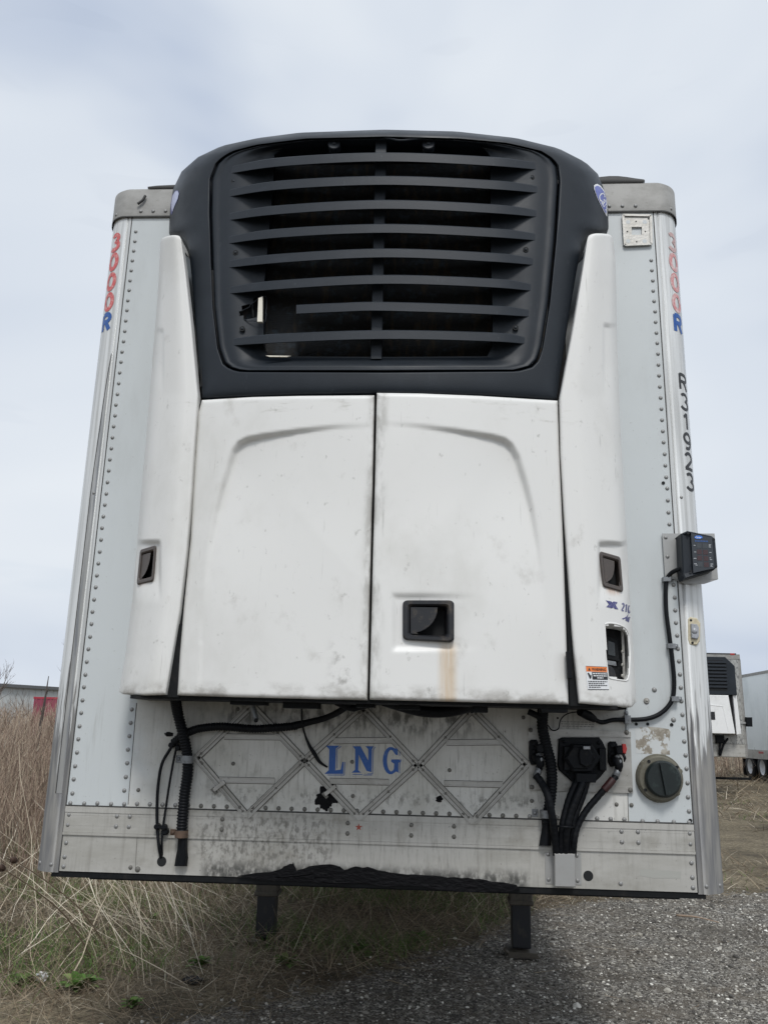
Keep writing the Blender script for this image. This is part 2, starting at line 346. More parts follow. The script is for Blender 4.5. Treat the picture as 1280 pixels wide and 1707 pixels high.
def cast(bv, px, py, off=.0012):
    d = ray(px, py); d = d/np.linalg.norm(d); h = bv.ray_cast(Vector(CAM), Vector(d))
    if h[0] is None: return None
    return np.array(h[0])-d*off
def coons(top, bot, left, right, us, vs):
    T = resample(top, us); B = resample(bot, us); Lf = resample(left, vs); Rg = resample(right, vs)
    u = us[None, :, None]; v = vs[:, None, None]
    c00, c10, c01, c11 = T[0], T[-1], B[0], B[-1]
    return (1-v)*T[None]+v*B[None]+(1-u)*Lf[:, None]+u*Rg[:, None]-((1-u)*(1-v)*c00+u*(1-v)*c10+(1-u)*v*c01+u*v*c11)
def dense(n, e=(.0, .002, .005, .009, .014)):
    e = list(e); return np.array(e+list(np.linspace(e[-1]+.006, 1-e[-1]-.006, n))+[1-x for x in e[::-1]])
def inpoly(px, py, poly):
    poly = np.asarray(poly, float); r = np.zeros(px.shape, bool); n = len(poly); j = n-1
    for i in range(n):
        xi, yi = poly[i]; xj, yj = poly[j]
        c = ((yi > py) != (yj > py)) & (px < (xj-xi)*(py-yi)/(yj-yi+1e-12)+xi); r ^= c; j = i
    return r
def seglen_dist(px, py, line):
    """signed-ish distance to a polyline and fraction along it"""
    p = np.stack([px, py], -1); best = np.full(px.shape, 1e9); fr = np.zeros(px.shape); sg = np.ones(px.shape)
    L_ = np.asarray(line, float); sl_ = np.r_[0, np.cumsum(np.linalg.norm(np.diff(L_, axis=0), axis=1))]
    for i in range(len(L_)-1):
        a, b = L_[i], L_[i+1]; d = b-a; t = np.clip(((p-a)@d)/(d@d), 0, 1); q = a+t[..., None]*d; v = p-q; dd = np.linalg.norm(v, axis=-1)
        k = dd < best; best = np.where(k, dd, best); fr = np.where(k, (sl_[i]+t*(sl_[i+1]-sl_[i]))/sl_[-1], fr)
        sg = np.where(k, np.sign(d[0]*v[..., 1]-d[1]*v[..., 0]), sg)
    return best*sg, fr
def panel(mb, px, surf, off, r, backfn, mi=0, hole=None):
    """curved shell from a grid of picture points; off: depth array; r: edge rounding; backfn(P)->Y of rim"""
    P0 = on(px[..., 0], px[..., 1], surf, 0.0)
    du = np.linalg.norm(np.diff(P0, axis=1), axis=2); dv = np.linalg.norm(np.diff(P0, axis=0), axis=2)
    a = np.pad(np.cumsum(du, 1), ((0, 0), (1, 0))); b = a[:, -1:]-a; c = np.pad(np.cumsum(dv, 0), ((1, 0), (0, 0))); d = c[-1:]-c
    mn = np.minimum(np.minimum(a, b), np.minimum(c, d)); k = 1-np.clip(mn, 0, r)/r
    off = off + r*(1-np.sqrt(np.clip(1-k*k, 0, 1)))
    P = on(px[..., 0], px[..., 1], surf, off); skip = None
    if hole is not None:
        cx = (px[:-1, :-1]+px[1:, 1:])/2; skip = np.zeros(cx.shape[:2], bool)
        for h in hole: skip |= inpoly(cx[..., 0], cx[..., 1], h)
    mb.grid(P, mi, True, skip)
    rim = np.vstack([P[0], P[1:, -1], P[-1, ::-1][1:], P[::-1, 0][1:]]); bk = rim.copy(); bk[:, 1] = backfn(rim)
    mb.grid(np.array([rim, bk]), mi, False)
    return P

# ================================================================== MAIN TRAILER
trailer = empty('refrigerated_trailer', (0, 0, 0), 'large worn white refrigerated semi trailer seen nose on, black grille unit on its front wall', 'trailer')
ZB = .958; ZW = float(np.mean([at(110, 1343)[2], at(1150, 1372)[2]])); ZR = float(np.mean([at(105, 1393)[2], at(1158, 1412)[2]])); ZC = 3.79; ZT = 3.93
SX = 1.19; LEN = 15.6
# front wall sheet
b = MB()
b.box((-SX, 0, ZW), (SX, .05, ZC))
fw_ = b
xs0 = at(221, 1260)[0]; xs1 = at(1044, 1280)[0]
rv = lambda mb, p, q, n, r=.0085, mi=1, jit=.0: [mb.rivet(np.array(p)+(np.array(q)-np.array(p))*i/(n-1)+np.array([random.uniform(-jit, jit), 0, random.uniform(-jit, jit)]), r, mi) for i in range(n)]
def row(mb, a, bb, sp=.0505, r=.0085, mi=1, y=-.0005):
    A = at(*a); B = at(*bb); A[1] = B[1] = y; n = int(round(np.linalg.norm(B-A)/sp))+1; rv(mb, A, B, n, r, mi, .0012)
row(fw_, (227, 386), (121, 1322)); row(fw_, (1085, 434), (1148, 1352))
row(fw_, (220, 1183), (208, 1318)); row(fw_, (118, 1339), (208, 1340))
row(fw_, (1070, 1369), (1148, 1371), r=.0085)
for p in ((1077, 1170), (1090, 1150), (1122, 1200), (1119, 1078)): fw_.rivet(at(*p), .010, 1)
fw_.build('front_wall', ['wall', 'rivet'], trailer)
# grimy lower sheet riveted over it
b = MB(); zt_ = 1.80
b.box((xs0, -.0022, ZW+.001), (xs1, .001, zt_), 0)
def lowrow(a, bb, sp=.0505):
    A = at(*a, -.0022); B = at(*bb, -.0022); n = int(round(np.linalg.norm(B-A)/sp))+1
    for i in range(n):
        p = A+(B-A)*i/(n-1); b.rivet(p, .0088, 2 if -.75 < p[0] < .55 else 1)
lowrow((229, 1340), (1040, 1366))
for p in ((231, 1317), (338, 1273), (389, 1273), (587, 1270), (588, 1327), (749, 1284), (886, 1335), (1027, 1341), (1052, 1342), (872, 1196), (397, 1182)): b.rivet(at(*p, -.0022), .008, 2)
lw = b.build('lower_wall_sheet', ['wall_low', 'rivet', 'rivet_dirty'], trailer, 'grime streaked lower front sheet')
b = MB()   # seams
for (p, q) in (((228, 1172), (214, 1341)), ((1042, 1178), (1047, 1369))): b.bar(at(*p, -.0024), at(*q, -.0024), .0022, -.0006, .003)
b.bar((-SX, -.0004, ZW), (SX, -.0004, ZW), .0045, -.003, .003)
b.bar((-SX-.001, -.001, ZB), (-SX-.001, -.001, ZC), .0042, -.0006, .003); b.bar((SX+.001, -.001, ZB), (SX+.001, -.001, ZC), .0042, -.0006, .003)
b.build('panel_seam', 'seam', trailer)
# bottom rails
b = MB(); b.box((-SX, -.004, ZR), (SX, .05, ZW-.003)); b.box((-SX, -.0065, ZW-.024), (SX, -.004, ZW-.003))
zz = [ZR+.025, ZR+.062]
for z in zz:
    b.box((-SX+.012, -.0045, z-.0007), (SX-.012, -.004, z+.0007))
def zrow(xpx, z, mi=1, r=.008):
    x = [at(p, 1380)[0] for p in xpx]
    for q in x: b.rivet((q, -.004, z), r, mi)
b.rivet((-SX+.016, -.004, zz[0]), .0075, 1); b.rivet((-SX+.016, -.004, zz[1]), .0075, 1); b.rivet((SX-.016, -.004, zz[0]), .0075, 1); b.rivet((SX-.016, -.004, zz[1]), .0075, 1)
for x in (-.985, -.935, .985-.06, .985): 
    for z in zz: b.rivet((x, -.004, z), .0085, 1)
for x in (-.575, -.095, -.09+.235, .275+.03): 
    for z in zz: b.rivet((x, -.004, z), .0085, 2)
b.build('upper_bottom_rail', ['rail', 'rivet', 'rivet_dirty'], trailer)
b = MB(); b.box((-SX, -.001, ZB), (SX, .05, ZR-.004)); b.box((-SX, -.0075, ZR-.010), (SX, .05, ZR-.0005))
for s in (-1, 1):
    for z in (ZR-.04, ZR-.09, ZB+.016): b.rivet((s*(SX-.016), -.001, z), .0085, 1)
b.rivet(at(218, 1446, -.001), .0085, 2); b.rivet(at(230, 1449, -.001), .011, 2); b.rivet(at(1034, 1473, -.001), .0085, 1)
b.bar(at(229, 1396, -.001), at(226, 1450, -.001), .0016, -.0006, .002, 2)
b.build('lower_bottom_rail', ['rail', 'rivet', 'rivet_dirty'], trailer)
b = MB(); b.box((-SX-.03, .004, ZB-.022), (SX+.03, .12, ZB-.001)); b.box((-1.28, .12, ZB-.02), (1.28, LEN, ZB+.01))
for i in range(20): b.box((-1.26, .5+i*.75, ZB-.11), (1.26, .56+i*.75, ZB-.02))
b.build('underframe', 'frame', trailer)
# torn black undercoating along the bottom edge
pts = [(398,1459),(440,1455),(468,1449),(478,1443),(486,1440),(490,1438),(494,1452),(505,1448),(520,1443),(545,1441),(562,1443),(575,1450),(592,1445),(612,1446),(640,1453),(668,1456),(700,1458),(735,1462),(770,1463),(800,1466),(830,1470),(862,1476),(866,1484),(800,1486),(740,1484),(705,1476),(640,1477),(600,1472),(560,1476),(520,1469),(470,1468),(430,1466)]
P = at(*np.array(pts, float).T, -.002); Pr = []
for i in range(len(P)):
    a, c = P[i], P[(i+1) % len(P)]
    for t in (0, .33, .66): q = a+(c-a)*t; q[0] += random.uniform(-.003, .003); q[2] += random.uniform(-.0025, .0025); Pr.append(q)
b = MB(); b.prism(np.array(Pr), -.010, .004, 0, .003)
for i in range(4):
    x = random.uniform(460, 780); y0 = 1460+random.uniform(-4, 10); pp = at(np.linspace(x, x+random.uniform(30, 90), 6), y0+np.cumsum(np.random.RandomState(i).uniform(-2, 2.2, 6)), -.013); b.tube(pp, random.uniform(.002, .0045), 5)
b.build('torn_undercoating', 'tear', trailer)

# corner posts
def post_pts(s, n=14):
    """plan curve from seam outwards: x,y"""
    o = [(SX+.002, .0), (SX+.016, -.001), (SX+.0175, .003), (SX+.0205, .003), (SX+.022, -.002)]
    cx, cy, rx, ry = SX+.022, .128, .104, .130
    for a in np.linspace(90, 0, n): o.append((cx+rx*math.cos(math.radians(a)), cy-ry*math.sin(math.radians(a))))
    o += [(SX+.1285, .16), (SX+.1285, .165), (SX+.124, .168), (SX+.124, .25)]
    return [(s*x, y) for x, y in o]
def post_surface(s, arc, z, off=.001):
    a = 90-arc/.117*57.3; a = max(-20, a); cx, cy, rx, ry = SX+.022, .128, .104+off, .130+off
    return (s*(cx+rx*math.cos(math.radians(a))), cy-ry*math.sin(math.radians(a)), z)
posts = {}
for s in (-1, 1):
    b = MB(); pc = post_pts(s); zs = np.linspace(ZB-.006, ZC+.01, 30)
    G = np.array([[(x, y, z) for x, y in pc] for z in zs])
    b.grid(G, 0, True)
    for arc in (.012, .085): b.rivet(post_surface(s, arc, ZB+.022, 0), .0075, 1, nrm=(s*math.sin(arc/.117), -math.cos(arc/.117), 0))
    if s > 0: b.rivet(post_surface(s, .018, float(at(1130, 829)[2]), 0), .007, 1)
    else: b.rivet(post_surface(s, .012, float(at(160, 822)[2]), 0), .007, 1)
    posts[s] = b.build('corner_post', ['post', 'rivet'], trailer, 'streaked aluminium corner post, left' if s < 0 else 'streaked aluminium corner post, right')
for s in (-1, 1):
    for arc in (.142, .152):
        b = MB(); zs_ = np.linspace(ZB, ZC, 12); b.grid(np.array([[post_surface(s, arc, z, .0008) for z in zs_], [post_surface(s, arc+.0035, z, .0008) for z in zs_]]), 0, True); b.build('post_groove', 'seam', posts[s])
# edge of lifting film on the left post
b = MB(); zt = float(at(193, 590)[2]); zb_ = ZB+.28
for i in range(24):
    t = i/23; z = zt+(zb_-zt)*t; wd = .002+.026*min(1, t*3)**.7
    if i: b.add([post_surface(-1, .001, z, .0012), post_surface(-1, .001+wd, z, .0012), post_surface(-1, .001+w0, z0, .0012), post_surface(-1, .001, z0, .0012)], [(0, 1, 2, 3)])
    z0, w0 = z, wd
b.build('peeled_film_patch', 'peel', posts[-1])
b = MB(); b.tube([post_surface(-1, .003+.026*min(1, t*3)**.7, zt+(zb_-zt)*t, .0014) for t in np.linspace(0, 1, 24)], .0016, 5); b.build('film_edge', 'seam', posts[-1])
# front top cap
b = MB(); pc = [(x*1.0+math.copysign(.006, x), y-.006) for x, y in post_pts(1)[5:]]
full = [(-x, y) for x, y in pc][::-1]+pc
prof = [(ZC-.005, .0), (ZC, -.0), (ZC+.135, 0), (ZC+.148, .010), (ZT+.012, .03)]
b.grid(np.array([[(x-math.copysign(dy, x), y+dy, z) for x, y in full] for z, dy in prof]), 0, True)
for x in np.arange(-1.15, 1.16, .058): b.rivet((x, -.009, ZC+.022), .0085, 1)
for s in (-1, 1): b.rivet(post_surface(s, .07, ZC+.02, .008), .008, 1, nrm=(s*.55, -.8, 0))
b.build('front_top_cap', ['cap', 'rivet'], trailer)
b = MB(); b.grid(np.array([[(x-math.copysign(.0, x), y-.003, z) for x, y in full] for z in (ZC-.009, ZC-.003)]), 0, True); b.build('cap_edge_seal', 'seam', trailer)
# roof sheet and its loose dark edge
b = MB(); b.box((-1.29, .05, ZT-.01), (1.29, LEN, ZT+.012)); b.build('roof', 'cap', trailer)
b = MB(); n = 60; xs = np.linspace(-1.13, 1.16, n)
zt = [ZT+.020+.010*abs(math.sin(x*5.3))+(.018*math.exp(-((x-1.03)/.1)**2))+(-.008 if x < -1.1 else 0) for x in xs]
b.grid(np.array([[(x, -.004, ZT+.004) for x in xs], [(x, -.010, ZT+.012) for x in xs], [(x, .0, z) for x, z in zip(xs, zt)], [(x, .10, z+.004) for x, z in zip(xs, zt)]]), 0, True)
b.tube(catmull([at(243, 326, -.02), at(238, 334, -.02), at(230, 340, -.02)], 5), .006, 6)
b.build('roof_edge_sealant', 'seam', trailer)
# side walls, rear
for s in (-1, 1):
    b = MB(); x0, x1 = sorted((s*1.300, s*1.312)); b.box((x0, .2, ZB+.2), (x1, LEN, ZT-.08), 0)
    x0, x1 = sorted((s*1.300, s*1.322)); b.box((x0, .2, ZB-.02), (x1, LEN, ZB+.2), 1); b.box((x0, .2, ZT-.08), (x1, LEN, ZT), 1)
    for i in range(12): b.box((min(s*1.312, s*1.316), .4+i*1.22, ZB+.2), (max(s*1.312, s*1.316), .43+i*1.22, ZT-.08), 1)
    for i in range(60): b.rivet((s*1.322, .24+i*.2, ZB+.05), .008, 1, nrm=(s, 0, 0)); b.rivet((s*1.322, .24+i*.2, ZT-.03), .008, 1, nrm=(s, 0, 0))
    b.build('side_wall', ['wall', 'rail'], trailer)
b = MB(); b.box((-1.3, LEN-.03, ZB), (1.3, LEN, ZT)); b.build('rear_doors', 'wall', trailer)

def ring_strokes(ch):
    """centre-lines of characters in a 0..1 box (x right, y up)"""
    def arc(cx, cy, rx, ry, a0, a1, n=18): a = np.radians(np.linspace(a0, a1, n)); return np.stack([cx+rx*np.cos(a), cy+ry*np.sin(a)], 1)
    if ch == '0': return [arc(.5, .5, .38, .45, 90, 450, 34)]
    if ch == '3': return [np.vstack([arc(.47, .735, .33, .22, 150, -80), arc(.47, .27, .38, .25, 80, -155)])]
    if ch == 'R': return [np.array([(.14, .02), (.14, .98)]), np.vstack([[(.14, .96), (.5, .96)], arc(.52, .74, .32, .22, 90, -90), [(.14, .52)]]), np.array([(.48, .52), (.86, .02)])]
    if ch == '1': return [np.array([(.28, .74), (.56, .97)]), np.array([(.56, .99), (.56, .02)])]
    if ch == '9': return [arc(.5, .68, .34, .28, 0, 360, 30), np.vstack([[(.84, .68)], arc(.42, .5, .42, .46, 0, -110)])]
    if ch == '2': return [np.vstack([arc(.48, .70, .34, .27, 160, -30), [(.14, .06)]]), np.array([(.1, .04), (.88, .04)])]
def post_word(s, word, a0, a1, z1, z0, th, mats, name, label, gap=.18, par=None):
    n = len(word); hh = (z1-z0)/n
    for i, ch in enumerate(word):
        b = MB(); zt = z1-i*hh; cell = hh*(1-gap)
        for st in ring_strokes(ch):
            st = resample(st, 40); T = np.gradient(st, axis=0); T[:, 0] *= (a1-a0); T[:, 1] *= cell
            T /= np.linalg.norm(T, axis=1)[:, None]
            for t in (0,):
                A = []; B = []
                for p, tt in zip(st, T):
                    u = (a0+p[0]*(a1-a0)); v = zt-cell*(1-p[1])
                    for lst, sg in ((A, -1), (B, 1)):
                        uu = u-tt[1]*th*sg/2; vv = v+tt[0]*th*sg/2
                        aa = uu if s > 0 else .15-uu
                        lst.append(post_surface(s, aa, vv, .0016))
                b.grid(np.array([A, B]), 0, True)
        yield b.build(name, mats[i], posts[s], label % ch if label else None)
zA = float(at(1117, 392, .03)[2]); zB2 = float(at(1127, 562, .03)[2])
list(post_word(1, '3000R', .042, .108, zA, zB2, .020, ['greyred', 'redpale', 'redpale', 'redpale', 'blue'], 'painted_character', None))
zA = float(at(1132, 628, .05)[2]); zB2 = float(at(1147, 826, .05)[2])
list(post_word(1, 'R31923', .045, .118, zA, zB2, .0125, ['blacktxt']*6, 'painted_character', None))
zA = float(at(190, 396, .04)[2]); zB2 = float(at(174, 562, .04)[2])
list(post_word(-1, '3000R', .055, .125, zA, zB2, .022, ['red', 'red', 'red', 'red', 'blue'], 'painted_character', None))

# placard diamonds
def diamond(lf, top, rt, bt, up, lo, clip):
    b = MB(); y = -.0024
    A, T_, R_, B_ = [at(*p, y) for p in (lf, top, rt, bt)]
    for p, q in ((A, T_), (T_, R_), (R_, B_), (B_, A)):
        b.bar(p, q, .030, -.0006, .001, 1); b.bar(p, q, .023, -.003, .002, 0); b.bar(p, q, .0035, -.0034, .0, 1)
        c = (A+T_+R_+B_)/4; t = (q-p); t[1] = 0; t /= np.linalg.norm(t); nn = np.array([-t[2], 0, t[0]]); nn *= np.sign(nn@(c-p))
        b.bar(p+nn*.0105+t*.012, q+nn*.0105-t*.012, .003, -.009, .0, 0); b.bar(p-nn*.0105, q-nn*.0105, .003, -.009, .0, 0)
        for f in (.08, .5, .92): b.rivet(p+(q-p)*f+np.array([0, -.003, 0]), .005, 1)
    for (p, q) in (up, lo):
        P1, P2 = at(*p, y), at(*q, y); b.bar(P1, P2, .0245, -.0005, .001, 1); b.bar(P1, P2, .020, -.0026, .002, 0); up_ = np.array([0, 0, .008])
        b.bar(P1+up_, P2+up_, .003, -.006, 0, 0); b.bar(P1-up_, P2-up_, .003, -.006, 0, 0)
    if clip:
        C_ = at(*clip, y); b.bar(C_+np.array([-.022, 0, -.018]), C_+np.array([.018, 0, .014]), .014, -.018, -.003, 0)
        b.bar(C_+np.array([-.03, 0, -.012]), C_+np.array([-.012, 0, -.03]), .012, -.014, -.001, 1); b.rivet(C_+np.array([-.02, -.014, -.02]), .006, 1)
    b.build('placard_holder', ['alu', 'rivet_dirty'], trailer)
diamond((329, 1263), (420, 1176), (508, 1268), (412, 1360), ((374, 1228), (468, 1229)), ((366, 1300), (458, 1302)), (368, 1309))
diamond((508, 1268), (606, 1181), (696, 1276), (598, 1364), ((556, 1235), (655, 1234)), ((550, 1302), (648, 1304)), (552, 1316))
diamond((698, 1276), (786, 1183), (877, 1274), (788, 1370), ((744, 1238), (840, 1237)), ((740, 1306), (838, 1308)), None)
# a dark oily patch behind a broken clip
def blob(px, py, rx, ry, seed, mat, y=-.0035, n=26, name='oil_stain'):
    r = np.random.RandomState(seed); a = np.linspace(0, 2*np.pi, n, endpoint=False); n = 70; a = np.linspace(0, 2*np.pi, n, endpoint=False); k = 1+.12*np.sin(a*2+seed)+.10*np.sin(a*5+seed*2)+.07*np.sin(a*11+seed)+r.uniform(-.10, .10, n)
    b = MB(); b.prism(at(px+rx*k*np.cos(a), py+ry*k*np.sin(a), y), -.0008, .001); return b.build(name, mat, trailer)
blob(545, 1328, 17, 22, 3, 'tear'); blob(732, 1332, 6, 5, 4, 'tear'); blob(282, 1224, 8, 3.5, 5, 'tear')
# LNG lettering
b = MB(); y = -.0034
def pl(pts, mi=0, yy=-.0034): b.flat(at(*np.array(pts, float).T, yy), mi)
pl([(543,1243),(566,1243),(560,1248),(559,1284),(568,1283),(571,1270),(573,1270),(572,1290),(541,1290),(548,1284),(549,1249)])
pl([(588,1244),(601,1244),(614,1268),(614,1249),(609,1244),(623,1244),(620,1249),(619,1287),(611,1285),(598,1258),(597,1284),(602,1288),(586,1288),(592,1283),(592,1249)])
g = [(662,1252),(662,1246),(658,1248)]+[(652+13*math.cos(math.radians(a)), 1268+23*math.sin(math.radians(a))) for a in range(-60, -301, -20)]+[(664,1285),(664,1271),(667,1270),(667,1265),(652,1265),(652,1270),(657,1271),(657,1283)]+[(652+6*math.cos(math.radians(a)), 1268+17*math.sin(math.radians(a))) for a in range(60, 301, 20)]+[(658,1258)]
g = [(663,1246),(663,1259),(659,1258)]+[(652+7*math.cos(math.radians(a)), 1268+18*math.sin(math.radians(a))) for a in range(-50, -311, -20)]+[(657,1273),(652,1270),(652,1266),(667,1266),(667,1270),(664,1272),(664,1288),(660,1286)]+[(651+13*math.cos(math.radians(a)), 1268+23*math.sin(math.radians(a))) for a in range(60, 300, 20)]+[(659,1248)]
pl(g)
for ln in ([(569,1244),(562,1249),(562,1281)],[(575,1270),(574,1292),(546,1292)],[(626,1245),(622,1250),(621,1290),(612,1290)],[(588,1291),(604,1291)],[(666,1247),(666,1260)],[(669,1266),(666,1274),(666,1289)],[(606,1292),(620,1292)]):
    for p, q in zip(ln, ln[1:]): b.bar(at(*p, -.0032), at(*q, -.0032), .0022, -.0006, 0)
b.build('painted_letters', 'blue', trailer)
b = MB(); c = (598, 1379); st = [(c[0]+(6.5 if i % 2 == 0 else 2.6)*math.sin(i*math.pi/5), c[1]-(6.5 if i % 2 == 0 else 2.6)*math.cos(i*math.pi/5)) for i in range(10)]
pl(st, 0, -.0046); b.build('star_sticker', material('brick_red', (.28, .05, .03), .5), trailer)
# torn sticker residue + mount plate label lines
b = MB(); pl([(1058,1214),(1075,1211),(1100,1213),(1117,1216),(1115,1240),(1116,1258),(1095,1257),(1060,1256)], 0, -.0008); b.build('sticker_residue', 'residue', trailer)
b = MB(); pl([(1065,1451),(1072,1449),(1135,1453),(1134,1464),(1090,1464),(1066,1460)], 0, -.0016); b.build('paint_patch', material('pale_patch', (.36, .36, .33), .6), trailer)
b = MB()
for k, (x0, x1) in enumerate(((935, 984), (935, 989), (937, 989))):
    x = x0
    while x < x1: wd = random.uniform(2, 6); b.bar(at(x, 1203+k*3.7+(x-x0)*.02, -.003), at(min(x+wd, x1), 1203+k*3.7+(x-x0)*.02, -.003), .0028, -.0004, .0005); x += wd+1.4
b.build('stencilled_notice', material('faint_stencil', (.20, .20, .19), .6), trailer)
# bolt holes
b = MB()
for x, yy, r in ((1060, 1207, .006), (1079, 1207, .006), (1119, 1208, .0065), (1105, 805, .007), (929, 1197, .004), (1150, 1368, .007)): b = MB(); b.disc(at(x, yy, -.0024), r, -.0006, .001, 0, 12); b.build('bolt_hole', 'dark', trailer)
for q in ((980, 1460), (270, 1436)): b = MB(); b.disc(at(*q, -.001), .018, -.001, .002, 0, 24); b.build('cable_hole', 'dark', trailer)
# chipped paint crater
b = MB(); q = at(1077, 1168, -.001); b.disc(q, .011, -.005, .001, 0, 14, .002); b.rivet(q+np.array([0, -.005, 0]), .006, 0); b.build('cut_stud', 'alu', trailer)

# ---------------- refrigeration unit
b = MB(); b.box((-.78, -.345, 1.60), (.78, -.004, 2.72)); b.box((-.74, -.25, 2.72), (.74, -.006, 3.70)); b.box((-.72, -.33, 3.70), (.72, -.006, 3.715))
b.box((float(at(225, 1165, -.15)[0]), -.20, 1.597), (float(at(1038, 1170, -.15)[0]), -.006, 1.622)); [b.box((x, float(YF(max(abs(x), abs(x+.04))))+.035, 1.592), (x+.04, -.19, 1.604)) for x in np.arange(-.68, .67, .04)]; b.box((-.86, -.34, 1.593), (.86, -.19, 1.603))
for x, d in ((-.5, .012), (-.31, .02), (.1, .016), (.36, .02), (-.05, .012), (.6, .014)): b.box((x, -.33, 1.592-d), (x+random.uniform(.05, .16), -.25, 1.594))
for s, xx in ((-1, -.71), (1, .725)): b.box((xx-.03, -.352, 1.60), (xx+.03, -.31, 1.86 if s < 0 else 1.92))
unit = b.build('refrigeration_unit', 'frame', trailer, 'black bodied refrigeration unit with white covers and black louvred top')
# shroud ring
gro_top = [(361,272),(371,262),(390,251),(430,241),(511,231),(640,228),(762,231),(843,238),(900,251),(920,264),(929,276)]
gro_right = [(929,276),(932,302),(926,403),(916,505),(904,580),(897,601),(886,612)]
gro_bot = [(886,612),(862,619),(640,621),(402,620),(384,616),(372,606)]
gro_left = [(372,606),(363,580),(355,512),(352,434),(350,356),(351,298),(361,272)]
out_top = [(303,286),(330,262),(370,243),(430,230),(500,221),(640,216),(760,219),(860,230),(930,247),(975,270),(996,290)]
out_right = [(996,290),(1008,320),(1013,345),(1014,386),(1008,389),(990,388),(978,393),(969,404),(949,520),(935,610),(928,664)]
out_bot = [(928,665),(800,658),(640,655),(500,657),(338,663)]
out_left = [(338,663),(331,600),(323,500),(316,420),(311,402),(302,393),(290,390),(282,389),(284,345),(289,315),(303,286)]
seg = lambda *a: np.vstack([resample(p, n)[:-1] for p, n in a])
NT, NR, NB, NL = 60, 50, 50, 50
inner = seg((gro_top, NT), (gro_right, NR), (gro_bot, NB), (gro_left, NL)); outer = seg((out_top, NT), (out_right, NR), (out_bot, NB), (out_left, NL))
roll = np.zeros(len(outer))
for i, (x, yy) in enumerate(outer):
    if i < NT-1: roll[i] = .13
    elif yy < 388 and (x < 300 or x > 985): roll[i] = .15
    elif yy < 402: roll[i] = .09
    else: roll[i] = .018
k = np.array([.05, .1, .15, .2, .2, .15, .1, .05]); roll = np.convolve(np.r_[roll[-4:], roll, roll[:3]], k, 'valid')
tt = np.array([0, .012, .03, .06, .15, .3, .45, .6, .7, .78, .85, .9, .94, .97, .99, 1.0])
Rg = []
for t in tt:
    pp = inner*(1-t)+outer*t; off = roll*(1-np.sqrt(np.clip(1-t**3.2, 0, 1)))+.012*(1-min(1, t/.03))**2-.004
    Rg.append(on(pp[:, 0], pp[:, 1], YF, off))
Rg = np.array(Rg); lastr = Rg[-1].copy(); lastr[:, 1] = np.where(roll > .06, -.004, lastr[:, 1]+.03)
fst = Rg[0].copy(); fst[:, 1] += .03
b = MB(); b.grid(np.concatenate([fst[None], Rg, lastr[None]]), 0, True, cu=True)
shroud_bvh = b.bvh(); shroud = b.build('upper_shroud', 'black', unit)
for fx, fy in ((510, 221), (846, 286), (866, 294), (897, 354), (767, 651), (852, 609), (330, 509), (309, 317), (769, 651)):
    pass
# grille panel
op_top = [(478,243),(560,236),(640,235),(720,236),(800,243)]; op_right = [(800,243),(817,258),(818,430),(821,520),(821,575),(812,594)]
op_bot = [(812,594),(640,595),(470,594),(447,592)]; op_left = [(447,592),(439,575),(440,480),(447,400),(456,300),(457,258),(478,243)]
NN = (40, 44, 40, 44)
ginner = seg((op_top, 40), (op_right, 44), (op_bot, 40), (op_left, 44)); c_ = np.array([641, 424])
gouter = seg((gro_top, 40), (gro_right, 44), (gro_bot, 40), (gro_left, 44)); gouter = gouter+(c_-gouter)*(3.2/np.linalg.norm(c_-gouter, axis=1))[:, None]
tt = np.linspace(0, 1, 34); rows = []; pxr = []
for t in np.r_[0, .01, .02, .04, tt[2:]]:
    pp = gouter*(1-t)+ginner*t; dd = .010*(1-min(1, t/.04))**2+.005*smooth(.05, .14, t)+.034*smooth(.22, .95, t)
    rows.append(on(pp[:, 0], pp[:, 1], YF, dd)); pxr.append(pp)
rows = np.array(rows); pxr = np.array(pxr)
b = MB(); holepoly = [(399,520),(407,516),(414,513),(425,502),(437,494),(444,494),(444,536),(420,535),(408,534),(400,528)]
cc = (pxr[:-1]+pxr[1:])/2; skip = inpoly(cc[..., 0], cc[..., 1], holepoly)
b.grid(rows, 0, True, skip, cu=True)
du_ = rows[-1].copy(); du_[:, 1] += .10; b.grid(np.array([rows[-1], du_]), 0, False, cu=True)
fs = rows[0].copy(); fs[:, 1] += .04; b.grid(np.array([fs, rows[0]]), 0, False, cu=True)
for x, yy in ((390,302),(886,296),(393,421),(876,416),(404,548),(859,546)):
    p = on(np.array(x), np.array(yy), YF, .010); b.disc(p, .011, -.001, .006, 1, 16); b.rivet(p+np.array([0, -.001, 0]), .006, 0)
grille_bvh = b.bvh(); grille = b.build('grille_panel', ['black', 'dark'], unit)
b = MB()
hp = np.array(holepoly+holepoly[:1], float); pp = resample(hp[:1].repeat(1, 0) if 0 else hp, 40); P = on(pp[:, 0]+RNG.uniform(-.8, .8, 40), pp[:, 1]+RNG.uniform(-.8, .8, 40), YF, .022); b.tube(P, .0018, 5)
b.build('broken_plastic_edge', 'louver', unit)
